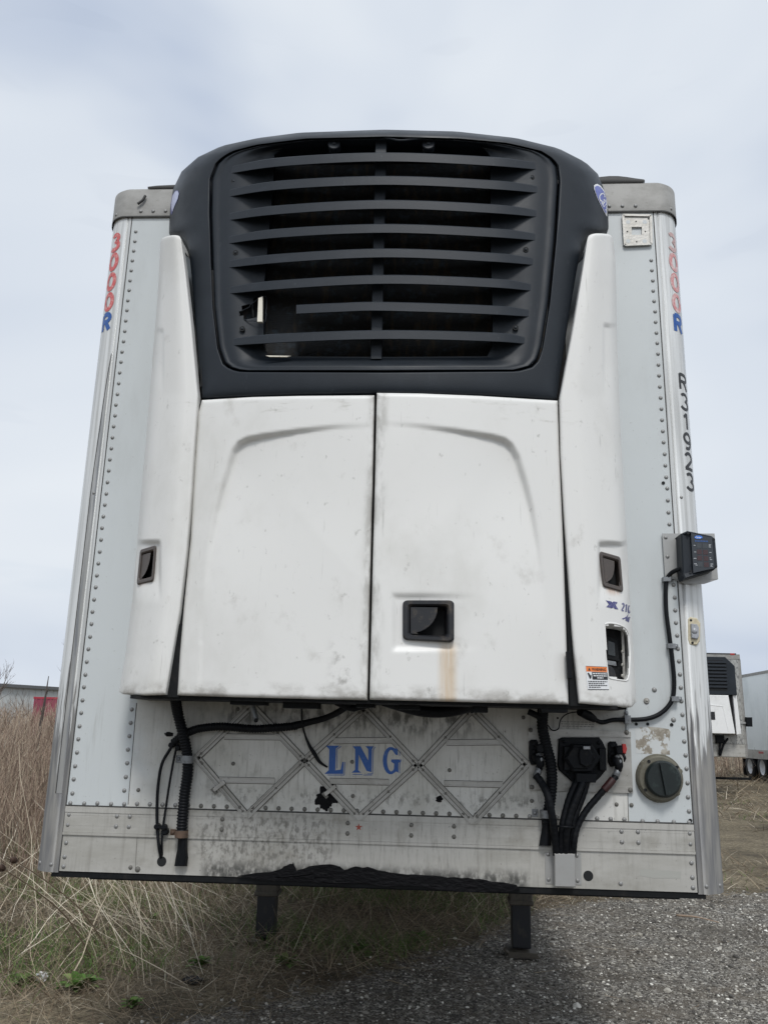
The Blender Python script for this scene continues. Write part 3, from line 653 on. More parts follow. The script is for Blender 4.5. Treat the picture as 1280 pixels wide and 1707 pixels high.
# mullion + louvres
b = MB(); x_ = lambda y: 635-(y-240)*(8/360.)
ys = np.linspace(233, 598, 24); G = []
for yy in ys:
    r_ = []
    for dx, dy in ((-9.5, .10), (-9.5, .030), (-8.5, .026), (8.5, .026), (9.5, .030), (9.5, .10)): r_.append(on(np.array(x_(yy)+dx), np.array(yy), YF, dy))
    G.append(r_)
b.grid(np.array(G), 0, False); b.build('grille_mullion', 'louver', unit)
bars = [((375,285),(470,270),(640,262),(815,269),(903,278)),((371,324),(465,309),(640,301),(818,308),(906,317)),((371,363),(465,350),(640,341),(818,348),(904,357)),
 ((369,402),(465,389),(640,381),(818,388),(902,396)),((370,442),(465,431),(640,422),(818,429),(897,437)),((374,485),(465,475),(640,466),(820,472),(892,480)),
 None,((382,571),(465,564),(640,558),(820,562),(878,568)),((494,516),(560,513),(640,511),(820,517),(888,523))]
for bi, pts in enumerate(bars):
    if pts is None: continue
    c = catmull(pts, 14); n = len(c); s_ = np.linspace(0, 1, n); broken = bi == 8
    e = smooth(-.03, .24, s_)*smooth(-.03, .24, 1-s_) if not broken else smooth(-.03, .24, 1-s_)
    hh = 7.8*(.75+.25*e); rows_ = []
    offc = .010*(1-e)-.020*e
    for dyp, dy in ((-1, .062), (-1, .004), (-.86, 0), (.86, .0), (1, .004), (.92, .062)):
        rows_.append(on(c[:, 0], c[:, 1]+hh*dyp, YF, offc+dy*(.35+.65*e)))
    b = MB(); b.grid(np.array(rows_), 0, False)
    if broken: b.add(np.array(rows_)[:, 0], [[0, 1, 2, 3, 4, 5]])
    b.build('louver', 'louver', unit)
b = MB()
for x in (557, 714):
    P = on(np.array(x), np.array(240), YF, .02); b.disc(P, .026, -.004, .03, 0, 16, .003); b.rivet(P+np.array([0, -.004, 0]), .009, 0); b.build('hood_latch', 'louver', unit); b = MB()
P = catmull([on(np.array(x), np.array(y_), YF, .005) for x, y_ in ((640,229),(665,234),(690,232),(720,228),(760,231))], 6); b.tube(P, .005, 6)
b.build('grille_top_cord', 'louver', unit)
b = MB(); b.box((-.66, -.335, 2.80), (.66, -.285, 3.72)); b.box((-.58, -.335, 3.72), (.58, -.01, 3.80)); b.build('condenser_coil', 'coil', unit)
b = MB(); b.prism([at(x, yy, -.42) for x, yy in ((431,497),(438,494),(437.5,536),(429,536))], 0, .014); b.build('radiator_edge_strip', 'creamstrip', unit); b = MB(); b.prism([at(x, yy, -.43) for x, yy in ((443,592.5),(485,593),(478,595),(449,594.5))], 0, .006)
b.build('radiator_edge_strip', 'creamstrip', unit)
b = MB(); b.box((-.70, -.45+.10, 2.79), (-.60, -.34, 3.3)); b.tube([at(421, 500, -.37), at(424, 545, -.37)], .006, 8); b.build('duct_side', 'frame', unit)
# logo decals on the shroud shoulders
def decal_patch(poly, bvh_, mats, name, par, sub=16, off=.005):
    b = MB(); poly = np.array(poly, float); c = poly.mean(0)
    rings = [[c+(p-c)*t for p in resample(poly, 40, True)] for t in np.linspace(.02, 1, sub)]
    G = []; ok = True
    for r_ in rings:
        G.append([cast(bvh_, *p, off) for p in r_])
    for j in range(len(G)):
        for i in range(40):
            if G[j][i] is None: G[j][i] = G[j-1][i]
    b.grid(np.array(G), 0, True, cu=True); return b.build(name, mats, par)
dl = [(989.5,309),(994,306),(1000,309),(1007,318),(1011.3,330),(1011.5,345),(1011.5,362),(1005,350),(996,332),(990,316)]
decal_patch(dl, shroud_bvh, 'whiteplain', 'logo_border', shroud)
c_ = np.mean(dl, 0); decal_patch([c_+(np.array(p)-c_)*.86 for p in dl], shroud_bvh, 'decal', 'logo_field', shroud, off=.008)
dr = [(284.5,352),(284.5,340),(287,326),(292,318),(297,317),(299,322),(297,332),(291,345),(286,359)]
decal_patch(dr, shroud_bvh, 'decaldark', 'logo_border', shroud)
c_ = np.mean(dr, 0); decal_patch([c_+(np.array(p)-c_)*.84+np.array([.6, -1.5]) for p in dr], shroud_bvh, material('faded_white_decal', (.5, .53, .72), .35), 'logo_field', shroud, off=.008)

def text_tris(txt, shear=0.0, bold=0.0, size=1.0):
    cu = bpy.data.curves.new('t', 'FONT'); cu.body = txt; cu.shear = shear; cu.offset = bold; cu.resolution_u = 3
    ob = bpy.data.objects.new('t', cu); COL.objects.link(ob); bpy.context.view_layer.update()
    me = bpy.data.meshes.new_from_object(ob.evaluated_get(bpy.context.evaluated_depsgraph_get()))
    V = np.array([v.co[:2] for v in me.vertices]); F = [list(p.vertices) for p in me.polygons]
    bpy.data.objects.remove(ob); bpy.data.curves.remove(cu); bpy.data.meshes.remove(me)
    V -= V.min(0); V /= V.max(0); V[:, 1] = 1-V[:, 1]
    return V, F
def quad(q, V):
    q = np.array(q, float); u = V[:, :1]; v = V[:, 1:]
    return (1-u)*(1-v)*q[0]+u*(1-v)*q[1]+u*v*q[2]+(1-u)*v*q[3]
def text_cast(txt, q, bvh_, mat, name, par, shear=0, bold=0, off=.002):
    V, F = text_tris(txt, shear, bold); p = quad(q, V); P = [cast(bvh_, a, c, off) for a, c in p]
    good = [f for f in F if all(P[i] is not None for i in f)]
    P = [x if x is not None else (0, 0, -5) for x in P]
    used = sorted({i for f in good for i in f}); mp_ = {o: n for n, o in enumerate(used)}
    b = MB(); b.add([P[i] for i in used], [[mp_[i] for i in f] for f in good]); return b.build(name, mat, par)
text_cast('Carrier', [(1003,316),(1026,358),(1020,372),(997,330)], shroud_bvh, 'whiteplain', 'logo_lettering', shroud, .4, .01, .011)

# ---------------- access doors
def door(top, bot, left, right, band, hole, name, cy=0.0, handle_em=None, flip=1, scl=1):
    us, vs = dense(90), dense(130, (0, .0015, .004, .008, .012)); px = coons(top, bot, left, right, us, vs)
    X, Y = px[..., 0], px[..., 1]; d, f = seglen_dist(X, Y, band['line'])
    ls = resample(band['line'], 90); fs = np.linspace(0, 1, 90); la = np.interp(fs, band['f'], band['a']); lwd = np.interp(fs, band['f'], band['w'])
    amp = 0*X; wd = 0*X; sw = 0*X
    for q, aa, ww in zip(ls, la, lwd): w8 = 1/((X-q[0])**2+(Y-q[1])**2+60)**2; amp += w8*aa; wd += w8*ww; sw += w8
    amp /= sw; wd /= sw
    off = -.006+amp*smooth(0, 1, (d*flip)/wd+.0)
    # fade the recess back out with distance so that it has no far edge
    off = -.006+amp*smooth(0, 1, (d*flip)/wd)*(1-smooth(30, 330, d*flip))
    if handle_em is not None:
        x0, y0, x1, y1 = handle_em
        q = np.minimum(np.minimum(X-x0, Y-y0), np.minimum(1e3+0*X, y1-Y)); fade = 1-smooth(x1-70, x1+45, X)
        off = off+.010*smooth(0, 10, q)*fade
    b = MB(); panel(b, px, lambda x, z: YF(x)+cy, off, .013, lambda P: P[:, 1]+.045, 0, hole)
    return b.build(name, 'cover', unit), b.bvh()
bandL = dict(line=[(640,706),(560,708),(500,714),(440,722),(410,728),(395,736),(385,750),(377,772),(366,810),(356,850),(347,900),(341,950),(338,1010)],
             f=[0, .12, .45, .56, .66, .85, 1], a=[0, .004, .027, .030, .024, .008, 0], w=[5, 6, 11, 15, 13, 11, 9])
dL, dLb = door([(337,667),(420,662),(500,660),(624,659)], [(296,1159),(400,1162),(612,1167)], [(337,667),(331,690),(325,780),(318,900),(308,1000),(300,1090),(296,1159)], [(624,659),(621,800),(617,950),(612,1167)], bandL, None, 'access_door', flip=-1)
bandR = dict(line=[(628,702),(690,706),(760,714),(820,723),(843,729),(856,739),(868,760),(880,800),(892,850),(902,910),(908,960),(913,1030)],
             f=[0, .12, .40, .52, .60, .80, 1], a=[0, .004, .025, .030, .027, .010, 0], w=[5, 6, 11, 15, 13, 11, 9])
HR = [(676,1006),(752,1006),(752,1066),(676,1064)]
dR, dRb = door([(628,655),(700,656),(800,660),(929,668)], [(616,1166),(780,1170),(947,1174)], [(628,655),(625,800),(621,950),(616,1166)], [(929,668),(932,760),(938,900),(943,1050),(947,1174)], bandR, [HR], 'access_door', cy=-.006, handle_em=(651, 988, 760, 1087), flip=1)
dL['label'] = 'scuffed white left access door without a handle'; dR['label'] = 'white right access door with black latch and rust streak'

b = MB(); b.prism([at(x, yy, -.40) for x, yy in ((943.5,1086),(950,1086),(953,1131),(946,1131))], 0, .02, 0, .002); b.build('door_hinge', 'rubber', unit)
# ---------------- side covers
def cover(inner_, outer_, top, bot, s, hole, crease):
    us, vs = dense(56), dense(190, (0, .001, .003, .006, .01))
    if s < 0: px = coons(top, bot, outer_, inner_, us, vs); o = 1-us
    else: px = coons(top, bot, inner_, outer_, us, vs); o = us
    X, Y = px[..., 0], px[..., 1]
    o = np.broadcast_to(o[None, :], X.shape)
    # flat front, a soft longitudinal crease, then a rounded outer side
    surf = lambda x, z: -.385+0*x
    off = .004+.035*smooth(.25, .75, o)+.20*(1-np.sqrt(np.clip(1-np.clip((o-.30)/.70, 0, 1)**2.4, 0, 1)))
    # shallow finger-grip step and pocket around the latch
    for (hx, hy, hw, hh, st) in crease:
        ins = smooth(0, 5, hw-np.abs(X-hx))*smooth(0, 4, Y-(hy-hh))*(1-smooth(hy, hy+hh*1.2, Y)); off = off+st*ins
    b = MB(); panel(b, px, surf, off, .012, lambda P: np.where(np.abs(P[:, 0]) > .90, -.012, np.where(P[:, 2] > 3.4, P[:, 1]+.12, P[:, 1]+.035)), 0, hole)
    b2 = MB(); panel(b2, px, surf, off, .012, lambda P: P[:, 1]+.05, 0, None); b.full = b2.bvh()
    return b
ltop = catmull([(268,404),(271,398),(278,394),(290,392),(299,393.5),(303,399)], 6); lbot = [(199,1153),(205,1157),(240,1159),(277,1158)]
lin = [(303,399),(310,450),(320,540),(331,660),(325,740),(318,850),(312,920),(300,1020),(290,1080),(277,1158)]
lout = [(268,404),(263,500),(258,560),(245,720),(233,860),(222,990),(210,1090),(199,1153)]
hl = [(240,920),(258,914),(254,966),(234,972)]
b = cover(lin, lout, ltop, lbot, -1, [hl], [(248, 950, 22, 48, .022), (262, 600, 13, 52, .010)])
covL_bvh = b.full; covL = b.build('side_cover', 'cover', unit, 'left white side cover with brown latch')
rtop = catmull([(978,400),(981,393),(990,389.5),(1006,389.5),(1017,392),(1022,400)], 6); rbot = [(965,1172),(1010,1176),(1052,1179),(1060,1170)]
rin = [(978,400),(970,450),(955,540),(932,665),(934,760),(940,860),(947,960),(953,1050),(958,1110),(965,1172)]
rout = [(1022,400),(1026,440),(1028,560),(1033,700),(1040,830),(1046,930),(1050,1000),(1055,1080),(1059,1140),(1060,1170)]
hr_ = [(1003,925),(1029,932),(1032,982),(1008,974)]
win = [(1008,1043),(1014,1041),(1024,1042),(1034,1045),(1042,1050),(1046,1060),(1047,1090),(1047,1120),(1044,1133),(1030,1131),(1014,1128),(1011,1090)]
b = cover(rin, rout, rtop, rbot, 1, [hr_, win], [(1021, 954, 26, 50, .022), (1017, 600, 14, 60, .010)])
covR_bvh = b.full; covR_mb = b; covR = b.build('side_cover', 'cover', unit, 'right white side cover with control window and warning label')
# control window: lip, pocket and control panel
def surf_pt(bv, fallback, px, py, off): 
    p = cast(bv, px, py, off); return fallback if p is None else p
b = MB(); wl = resample(win, 48, True); cw = wl.mean(0); prev = None; loop = []
for p in wl:
    q = p+(p-cw)/np.linalg.norm(p-cw)*2.5; h = cast(covR_bvh, *q, -.001)
    if h is None: h = loop[-1] if loop else at(*q, -.3)
    loop.append(h)
loop = np.array(loop); P = np.vstack([loop, loop[:1]]); b.tube(P, .0032, 8, cap=False)
back = loop.copy(); cb = loop.mean(0); back = cb+(loop-cb)*.93; back[:, 1] = -.19
b.grid(np.array([np.vstack([loop, loop[:1]]), np.vstack([back, back[:1]])]), 0, True)
b.build('window_lip', 'cover', covR_p := unit)
b = MB(); b.prism([at(x, yy, -.215) for x, yy in ((1000,1035),(1038,1050),(1041,1140),(1000,1135))], 0, .03, 0)
b.prism([at(x, yy, -.235) for x, yy in ((1006,1058),(1029,1066),(1032,1103),(1007,1098))], 0, .02, 0, .003)
b.prism([at(x, yy, -.238) for x, yy in ((1013,1068),(1024,1072),(1025,1094),(1013,1091))], 0, .004, 1)
b.prism([at(x, yy, -.238) for x, yy in ((1008,1100),(1026,1103),(1027,1110),(1009,1107))], 0, .004, 2)
a = np.radians(np.linspace(0, 90, 10)); b.prism([at(1012, 1128, -.238)]+[at(1012+14*math.cos(t), 1128-19*math.sin(t), -.238) for t in a], 0, .004, 3)
b.prism([at(x, yy, -.22) for x, yy in ((1034,1052),(1038,1053),(1041,1131),(1037,1130))], -.012, 0, 4)
for yy in (1086, 1108, 1126): b.rivet(at(1037, yy, -.232), .006, 4)
b.build('control_panel', ['frame', material('dark_screen', (.03, .035, .035), .15), 'zinc', 'handle', 'alu'], unit)
b = MB(); b.prism([at(x, yy, -.18) for x, yy in ((1000,1035),(1050,1045),(1050,1145),(1000,1140))], 0, .01, 0); b.build('window_backing', 'wall', unit)

# latches
def latch(c4, bvh_, mats, proud, depth, name, tilt=0.0, follow=None, ylim=-9):
    """recessed paddle latch in the quad c4 (tl,tr,br,bl in picture points)"""
    c4 = np.array(c4, float); W = []
    for p in c4:
        h = cast(bvh_, *p, 0); W.append(h)
    W = np.array([x if x is not None else np.mean([y for y in W if y is not None], 0) for x in W])
    wq = {}
    def Q(u, v, dy):
        if follow is not None:
            q = (1-u)*(1-v)*c4[0]+u*(1-v)*c4[1]+u*v*c4[2]+(1-u)*v*c4[3]; cc = c4.mean(0); h = None; k = 0
            while h is None and k < 30: h = cast(follow, *(q+(cc-q)*k*.03), 0); k += 1
            h = np.array(h); h[1] = max(h[1], ylim); P0 = at(q[0], q[1], h[1]+0.0); P0[1] += dy; return P0
        p = (1-u)*(1-v)*W[0]+u*(1-v)*W[1]+u*v*W[2]+(1-u)*v*W[3]; p = p.copy(); p[1] += dy; return p
    def rr(m, r, n=6):
        o = []
        for cx, cy_, a0 in ((1-m-r, m+r, -90), (1-m-r, 1-m-r, 0), (m+r, 1-m-r, 90), (m+r, m+r, 180)):
            for a in np.radians(np.linspace(a0, a0+90, n)): o.append((cx+r*math.cos(a), cy_+r*math.sin(a)))
        return o
    L4 = [(0, .10, .012), (.005, .10, -proud*.7), (.03, .09, -proud), (.10, .07, -proud), (.135, .06, -proud*.5), (.15, .06, .01), (.19, .05, depth)]
    b = MB(); G = np.array([[Q(u, v, dy) for u, v in rr(m, r)] for m, r, dy in L4]); b.grid(G, 0, False, cu=True)
    o = b.n-len(rr(0, .1)); b.f.append([o+i for i in range(len(rr(0, .1)))]); b.m.append(1); b.s.append(False)
    # paddle with its quarter-round edge
    a = np.radians(np.linspace(0, 90, 9)); pd = [(.15, .16), (.68, .17)]+[(.15+.53*math.cos(t), .18+.64*math.sin(t)) for t in a[1:-1]]+[(.30, .84), (.15, .84)]
    P = np.array([Q(u, v, -proud*.25-.004*(u)) for u, v in pd]); b.prism(P, 0, .006, 2, 0 if follow is not None else .0015)
    return b.build(name, mats, unit)
latch([(671,1001),(757,1001),(757,1071),(671,1067)], MB.bvh(type('T', (), {'v': [np.array([at(*p, -.468) for p in ((600,950),(820,950),(820,1120),(600,1120))])], 'f': [(0, 1, 2, 3)]})()), ['handle', 'dark', 'handle'], .014, .05, 'door_handle')
def plane_bvh(c4, Ys):
    v = np.array([at(*p, Y) for p, Y in zip(c4, Ys)]); return BVHTree.FromPolygons([tuple(x) for x in v], [(0, 1, 2), (0, 2, 3)])
def edge_Y(bv, pts, d=7):
    c = np.mean(pts, 0); o = []
    for p in pts:
        q = np.array(p)+(np.array(p)-c)/np.linalg.norm(np.array(p)-c)*d; h = cast(bv, *q, 0); o.append(h[1] if h is not None else None)
    m = [x for x in o if x is not None]; return [x if x is not None else max(m) for x in o]
for q4, bv in (([(235,917),(262,909),(257,969),(229,976)], covL_bvh), ([(998,919),(1033,929),(1038,988),(1004,978)], covR_bvh)):
    Ys = edge_Y(bv, q4); big = (np.array(q4)-np.mean(q4, 0))*1.3+np.mean(q4, 0)
    Ys2 = np.mean(Ys)+(np.array(Ys)-np.mean(Ys))*1.2
    latch(q4, plane_bvh(big, Ys2), ['handle_brown', 'dark', 'handle_brown'], .012, .035, 'side_latch', follow=bv)

# labels on the right cover
def qcast(q, mat, name, bv=covR_bvh, off=.0015, n=6):
    u, v = np.meshgrid(np.linspace(0, 1, n), np.linspace(0, 1, n)); p = quad(q, np.stack([u.ravel(), v.ravel()], 1))
    P = [cast(bv, a, c, off) for a, c in p]; lastp = None
    for i in range(len(P)):
        if P[i] is None: P[i] = P[i-1]
    b = MB(); b.grid(np.array(P).reshape(n, n, 3), 0, True); return b.build(name, mat, unit)
WQ = [(975.5,1110),(1011.5,1111.5),(1014.5,1150),(979,1149.5)]
sub = lambda u0, v0, u1, v1: quad(WQ, np.array([(u0, v0), (u1, v0), (u1, v1), (u0, v1)]))
wl_ = qcast(WQ, 'whiteplain', 'warning_label'); 
def on_label(o): o.parent = unit; return o
qcast(sub(.015, .02, .985, .235), 'orange', 'warning_label_header', off=.002); qcast(sub(.27, .25, .985, .57), 'blacktxt', 'warning_label_box', off=.002)
qcast(sub(.0, .0, 1, .018), 'blacktxt', 'label_border', off=.002); qcast(sub(.03, .975, 1, 1), 'blacktxt', 'label_border', off=.002)
text_cast('WARNING', sub(.28, .07, .93, .19), covR_bvh, 'blacktxt', 'warning_lettering', unit, 0, .02, .0028)
b = MB()
def tri(q): 
    P = [cast(covR_bvh, *p, .0028) for p in q]; b.add(P, [tuple(range(len(P)))])
tri(quad(WQ, np.array([(.10, .19), (.16, .06), (.22, .19)])))
tri(quad(WQ, np.array([(.06, .30), (.12, .28), (.2, .40), (.24, .36), (.22, .5), (.15, .55), (.12, .45)])))
for k_, (u0, u1) in enumerate(((.06, .95), (.07, .83), (.07, .95), (.07, .62))):
    u = u0
    while u < u1: wd = random.uniform(.05, .12); tri(sub(u, .63+k_*.082, min(u+wd, u1), .665+k_*.082)); u += wd+.022
b.build('label_print', 'blacktxt', unit)
b = MB()
for k_, (u0, u1) in enumerate(((.30, .95), (.33, .95), (.50, .78))):
    u = u0
    while u < u1: wd = random.uniform(.06, .13); tri(sub(u, .29+k_*.09, min(u+wd, u1), .335+k_*.09)); u += wd+.02
b.build('label_print', 'whiteplain', unit)
b = MB()
def pc_(pts): 
    P = [cast(covR_bvh, *p, .002) for p in pts]
    if all(x is not None for x in P): b.add(P, tessellate_polygon([[Vector((q[0], q[2], 0)) for q in P]]))
pc_([(1009.0,1000.3),(1013.5,1001.5),(1018,1002.2),(1020,1004.3),(1022,1002.6),(1028.5,1003.6),(1028,1006),(1025.5,1008.2),(1030.2,1015.8),(1025,1015.2),(1021.5,1012.5),(1019.5,1014),(1015,1012.8),(1010,1011.8),(1014.5,1007.2)])
b.build('model_emblem', 'indigo', unit)
b = MB()
for i, ch in enumerate('2100'):
    q4 = quad([(1036.5,1004.8),(1056,1011.5),(1055,1025.5),(1035.3,1017.5)], np.array([(i*.26, 0), (i*.26+.21, 0), (i*.26+.21, 1), (i*.26, 1)]))
    for st in ring_strokes(ch):
        st = resample(st, 16); p = quad(q4, np.stack([st[:, 0], 1-st[:, 1]], 1)); T = np.gradient(p, axis=0); T /= np.linalg.norm(T, axis=1)[:, None]; nn = np.stack([-T[:, 1], T[:, 0]], 1)*1.15
        A = [cast(covR_bvh, *a, .002) for a in p+nn]; Bq = [cast(covR_bvh, *a, .002) for a in p-nn]
        for k_ in range(15):
            if all(x is not None for x in (A[k_], A[k_+1], Bq[k_], Bq[k_+1])): b.add([A[k_], A[k_+1], Bq[k_+1], Bq[k_]], [(0, 1, 2, 3)])
b.build('model_number', 'indigo', unit)
text_cast('Advance', [(1040.5,1020.5),(1070,1035),(1068,1049),(1036,1031.5)], covR_bvh, 'indigo', 'model_lettering', unit, .3, .09, .002)

# ---------------- connector plate, socket, glad hands
b = MB(); q = lambda *a: [at(x, yy, -.003) for x, yy in a]
b.prism(q((879,1213),(1050,1221),(1054,1322),(882,1315)), -.003, .001, 0)
b.prism(q((879,1212),(1050,1220),(1050.5,1229),(879,1226)), -.009, -.003, 0, .002); b.prism(q((882,1306),(1053,1311),(1054,1322),(882,1317)), -.009, -.003, 0, .002)
for p in ((884,1217),(1044,1221),(886,1312),(1050,1317)): b.rivet(at(*p, -.012), .0095, 1)
b.build('connector_plate', ['alu', 'rivet_dirty'], trailer)
b = MB()
b.prism([at(x, yy, -.007) for x, yy in ((930,1232),(936,1229),(997,1229),(1003,1237),(1007,1247),(1007,1285),(998,1296),(990,1303),(953,1304),(944,1296),(930,1283),(928,1275)) ], -.020, 0, 0, .004)
hx = [(967+31*math.cos(math.radians(a)), 1263+29*math.sin(math.radians(a))*.93) for a in (0, 60, 120, 180, 240, 300)]
b.prism([at(x, yy, -.03) for x, yy in hx], -.045, 0, 0, .006)
b.prism([at(967+.78*(x-967), 1263+.78*(yy-1263), -.08) for x, yy in hx], -.006, 0, 0, .003)
b.prism([at(x, yy, -.085) for x, yy in ((965,1247),(978,1247),(988,1258),(985,1275),(975,1279),(966,1274),(963,1258))], -.014, 0, 0, .004)
b.prism([at(x, yy, -.09) for x, yy in ((971,1244),(982,1244),(982,1249),(971,1249))], -.018, 0, 1, .002)
b.prism([at(x, yy, -.04) for x, yy in ((957,1288),(993,1289),(990,1304),(957,1303))], -.035, 0, 0, .004)
b.prism([at(x, yy, -.03) for x, yy in ((938,1244),(948,1244),(948,1284),(938,1284))], -.03, 0, 0, .003); b.prism([at(x, yy, -.03) for x, yy in ((996,1247),(1007,1247),(1008,1284),(997,1284))], -.03, 0, 0, .003)
for p in ((940,1236),(998,1238),(946,1291),(1001,1263)): b.rivet(at(*p, -.03), .008, 0)
b.build('power_socket', ['rubber', 'lens'], trailer)
def gladhand(x0, y0, s, tip):
    b = MB(); Z = lambda x, yy, Y: at(x0+x*s, y0+yy, Y)
    b.prism([Z(x, yy, -.006) for x, yy in ((-9,-26),(-6,-29),(3,-29),(6,-24),(6,2),(3,12),(-5,13),(-9,5))], -.020, 0, 0, .004)
    b.disc(Z(-1, -22, -.026), .009, -.006, 0, 0, 12, .002); b.disc(Z(-1, -9, -.026), .009, -.006, 0, 0, 12, .002)
    b.prism([Z(x, yy, -.03) for x, yy in ((1,-20),(11,-23),(17,-20),(18,-10),(13,-7),(4,-8))], -.035, 0, 0, .005)
    b.tube([Z(2, 0, -.03), Z(8, 4, -.05), Z(10, 12, -.05), Z(9, 20, -.04)], [.018, .02, .016, .012], 10, 0)
    b.tube([Z(6, -6, -.05), Z(11, 4, -.055), Z(13, 18, -.05)], [.009, .010, .006], 8, 2)
    if tip: b.prism([Z(x, yy, -.05) for x, yy in ((14,-25),(20,-25),(22,-17),(20,-8),(15,-10))], -.018, 0, 1, .003); b.tube([Z(17, -8, -.06), Z(20, -1, -.06), Z(19, 5, -.055)], [.006, .006, .002], 6, 0)
    b.tube([Z(8, 17, -.045), Z(6, 26, -.04), Z(1, 32, -.035)], [.012, .013, .011], 8, 2)
    return b.build('gladhand', ['rubber', 'redplastic', 'zinc'], trailer, 'air coupling with a red tip' if tip else 'air coupling without a red tip')
gladhand(890, 1262, 1, False); gladhand(1021, 1265, 1, True)
# fuel / vent cap
b = MB(); c = at(1098, 1297, -.001)
b.disc(c, .088, -.008, .0, 0, 40, .003); b.disc(c+np.array([-.003, 0, 0]), .082, -.03, -.008, 0, 40, .006)
for a in (20, 75, 140, 200, 260, 320): b.disc(c+np.array([.079*math.cos(math.radians(a)), -.008, .079*math.sin(math.radians(a))]), .010, -.012, 0, 0, 10, .003)
b.disc(c+np.array([.004, -.03, -.001]), .066, -.022, 0, 1, 40, .007); b.bar(c+np.array([-.004, -.052, .055]), c+np.array([.012, -.052, -.056]), .012, -.012, 0, 1)
for a in (125, 35, 215): b.disc(c+np.array([.074*math.cos(math.radians(a)), -.031, .074*math.sin(math.radians(a))]), .006, -.002, 0, 2, 8)
b.build('filler_cap', ['olive', 'greencap', 'dark'], trailer)
# mounting frame up right
b = MB(); O = [(1037,361),(1083,362),(1084,409),(1040,411)]; Im = [(1051.5,380),(1068.5,380),(1068.5,393),(1051.5,393)]
F4 = [at(*p, -.0005) for p in O]; I4 = [at(*p, -.0005) for p in Im]
for i in range(4): j = (i+1) % 4; b.prism([F4[i], F4[j], I4[j], I4[i]], -.008, .0, 0)
for i in range(4): j = (i+1) % 4; b.bar(F4[i]+np.array([0, -.008, 0]), F4[j]+np.array([0, -.008, 0]), .010, -.006, 0, 0)
for p in ((1059.5,369),(1060.5,403),(1045,386),(1075,386),(1040,362+3),(1080,365),(1081,408),(1042,408)): b.disc(at(*p, -.0085), .0035, -.0006, .001, 1, 8)
for cx, cy_ in ((1046.5,370),(1074,370),(1046.5,402),(1074,402)): b.disc(at(cx, cy_, -.0085), .010, -.0004, .001, 2, 12)
b.build('lamp_mounting_frame', ['alu', 'dark', 'wall'], trailer)
# marker lamp on right post
b = MB(); LQ = [(1142,1033),(1146,1030),(1157,1032),(1163,1040),(1162,1070),(1157,1077),(1145,1076),(1142,1068)]
b.prism([at(x, yy, .028) for x, yy in LQ], -.032, .03, 0, .004); b.prism([at(x, yy, -.004) for x, yy in ((1150,1040),(1160,1041),(1163,1046),(1163,1062),(1160,1066),(1151,1064))], -.012, 0, 1, .003)
b.rivet(at(1157, 1051.5, -.016), .012, 1, .5); b.disc(at(1151, 1034, -.004), .005, -.001, 0, 2, 8); b.disc(at(1153.5, 1071.5, -.004), .005, -.001, 0, 2, 8)
b.build('marker_lamp', ['cream', 'lens', 'dark'], trailer)
# display on its bracket
b = MB(); BQ = [(1103,889.5),(1190,889.5),(1196,965.5),(1108,965)]
b.prism([at(x, yy, -.0095) for x, yy in BQ], -.002, .0015, 0); xr = at(1190, 925, -.01)[0]
b.prism([at(x, yy, -.009) for x, yy in ((1122,965.2),(1196,965.5),(1172,973.5),(1140,973))], -.001, .002, 0)
A = at(1120, 965.3, -.009); Bp = at(1196, 965.8, -.009); b.add([A, Bp, (Bp[0]-.02, .10, Bp[2]), (A[0]+.06, .02, A[2])], [(0, 1, 2, 3)]); b.box((SX-.022, -.0085, A[2]), (SX-.008, -.001, at(1110, 890)[2]))
for p in ((1109,896),(1112,928)): b.rivet(at(*p, -.0115), .008, 1)
for p in ((1126,898),(1129,955)): b.disc(at(*p, -.0118), .0035, -.0004, .001, 2, 8)
b.build('display_bracket', ['sheet', 'rivet', 'dark'], trailer)
b = MB(); DQ = [(1135,889),(1146,884.5),(1186,893),(1192,898),(1196,944),(1190,950),(1141,965),(1138,958)]
DY = [-.085, -.10, -.085, -.083, -.083, -.085, -.10, -.088]
P = np.array([at(x, yy, Y) for (x, yy), Y in zip(DQ, DY)]); b.prism(P, 0, .075, 0, .006)
IQ = [(1151,888.5),(1186,896),(1190,947),(1155,955)]; b.prism([at(*p, -.099) for p in IQ], -.001, .004, 3)
for p in ((1146.5,889),(1189,899),(1192.5,945),(1151,952)): b.disc(at(*p, -.098), .005, -.001, .002, 1, 10)
disp = b.build('display_box', ['black', 'dark', 'louver', material('display_face', (.028, .034, .042), .4)], trailer)
b = MB(); e_ = [(1163.5+6.7*math.cos(t), 895.6+2.9*math.sin(t)) for t in np.linspace(0, 2*np.pi, 20, endpoint=False)]; b.prism([at(*p, -.1005) for p in e_], -.0006, .001, 0)
b.build('display_logo', material('logo_blue', (.02, .16, .62), .4), disp)
V, F = text_tris('Carrier', .3, .02); p = quad([(1159,893.6),(1168.5,894.2),(1168,897.6),(1158.5,897)], V); b = MB(); b.add(at(p[:, 0], p[:, 1], -.1016), F); b.build('display_logo_lettering', 'whiteplain', disp)
b = MB()
for i in range(9): x = 1157.5+i*2.5; b.prism([at(*p, -.1004) for p in ((x, 900.4+i*.12), (x+1.7, 900.5+i*.12), (x+1.7, 902.9+i*.12), (x, 902.8+i*.12))], -.0004, .001)
b.build('display_print', material('dull_blue_print', (.03, .09, .27), .5), disp)
b = MB(); pal = [(0, 0), (0, 0), (1, 1), (1, 1)]
for r_ in range(4):
    for c_i in range(2):
        x0 = 1160+c_i*10.5+r_*.7; y0 = 905.5+r_*10.4+c_i*.6; b.prism([at(*p, -.1004) for p in ((x0, y0), (x0+8, y0+.3), (x0+8.3, y0+8), (x0+.3, y0+8))], -.0004, .001, 0 if r_ in (0,) or (r_ == 3 and c_i == 0) else 1)
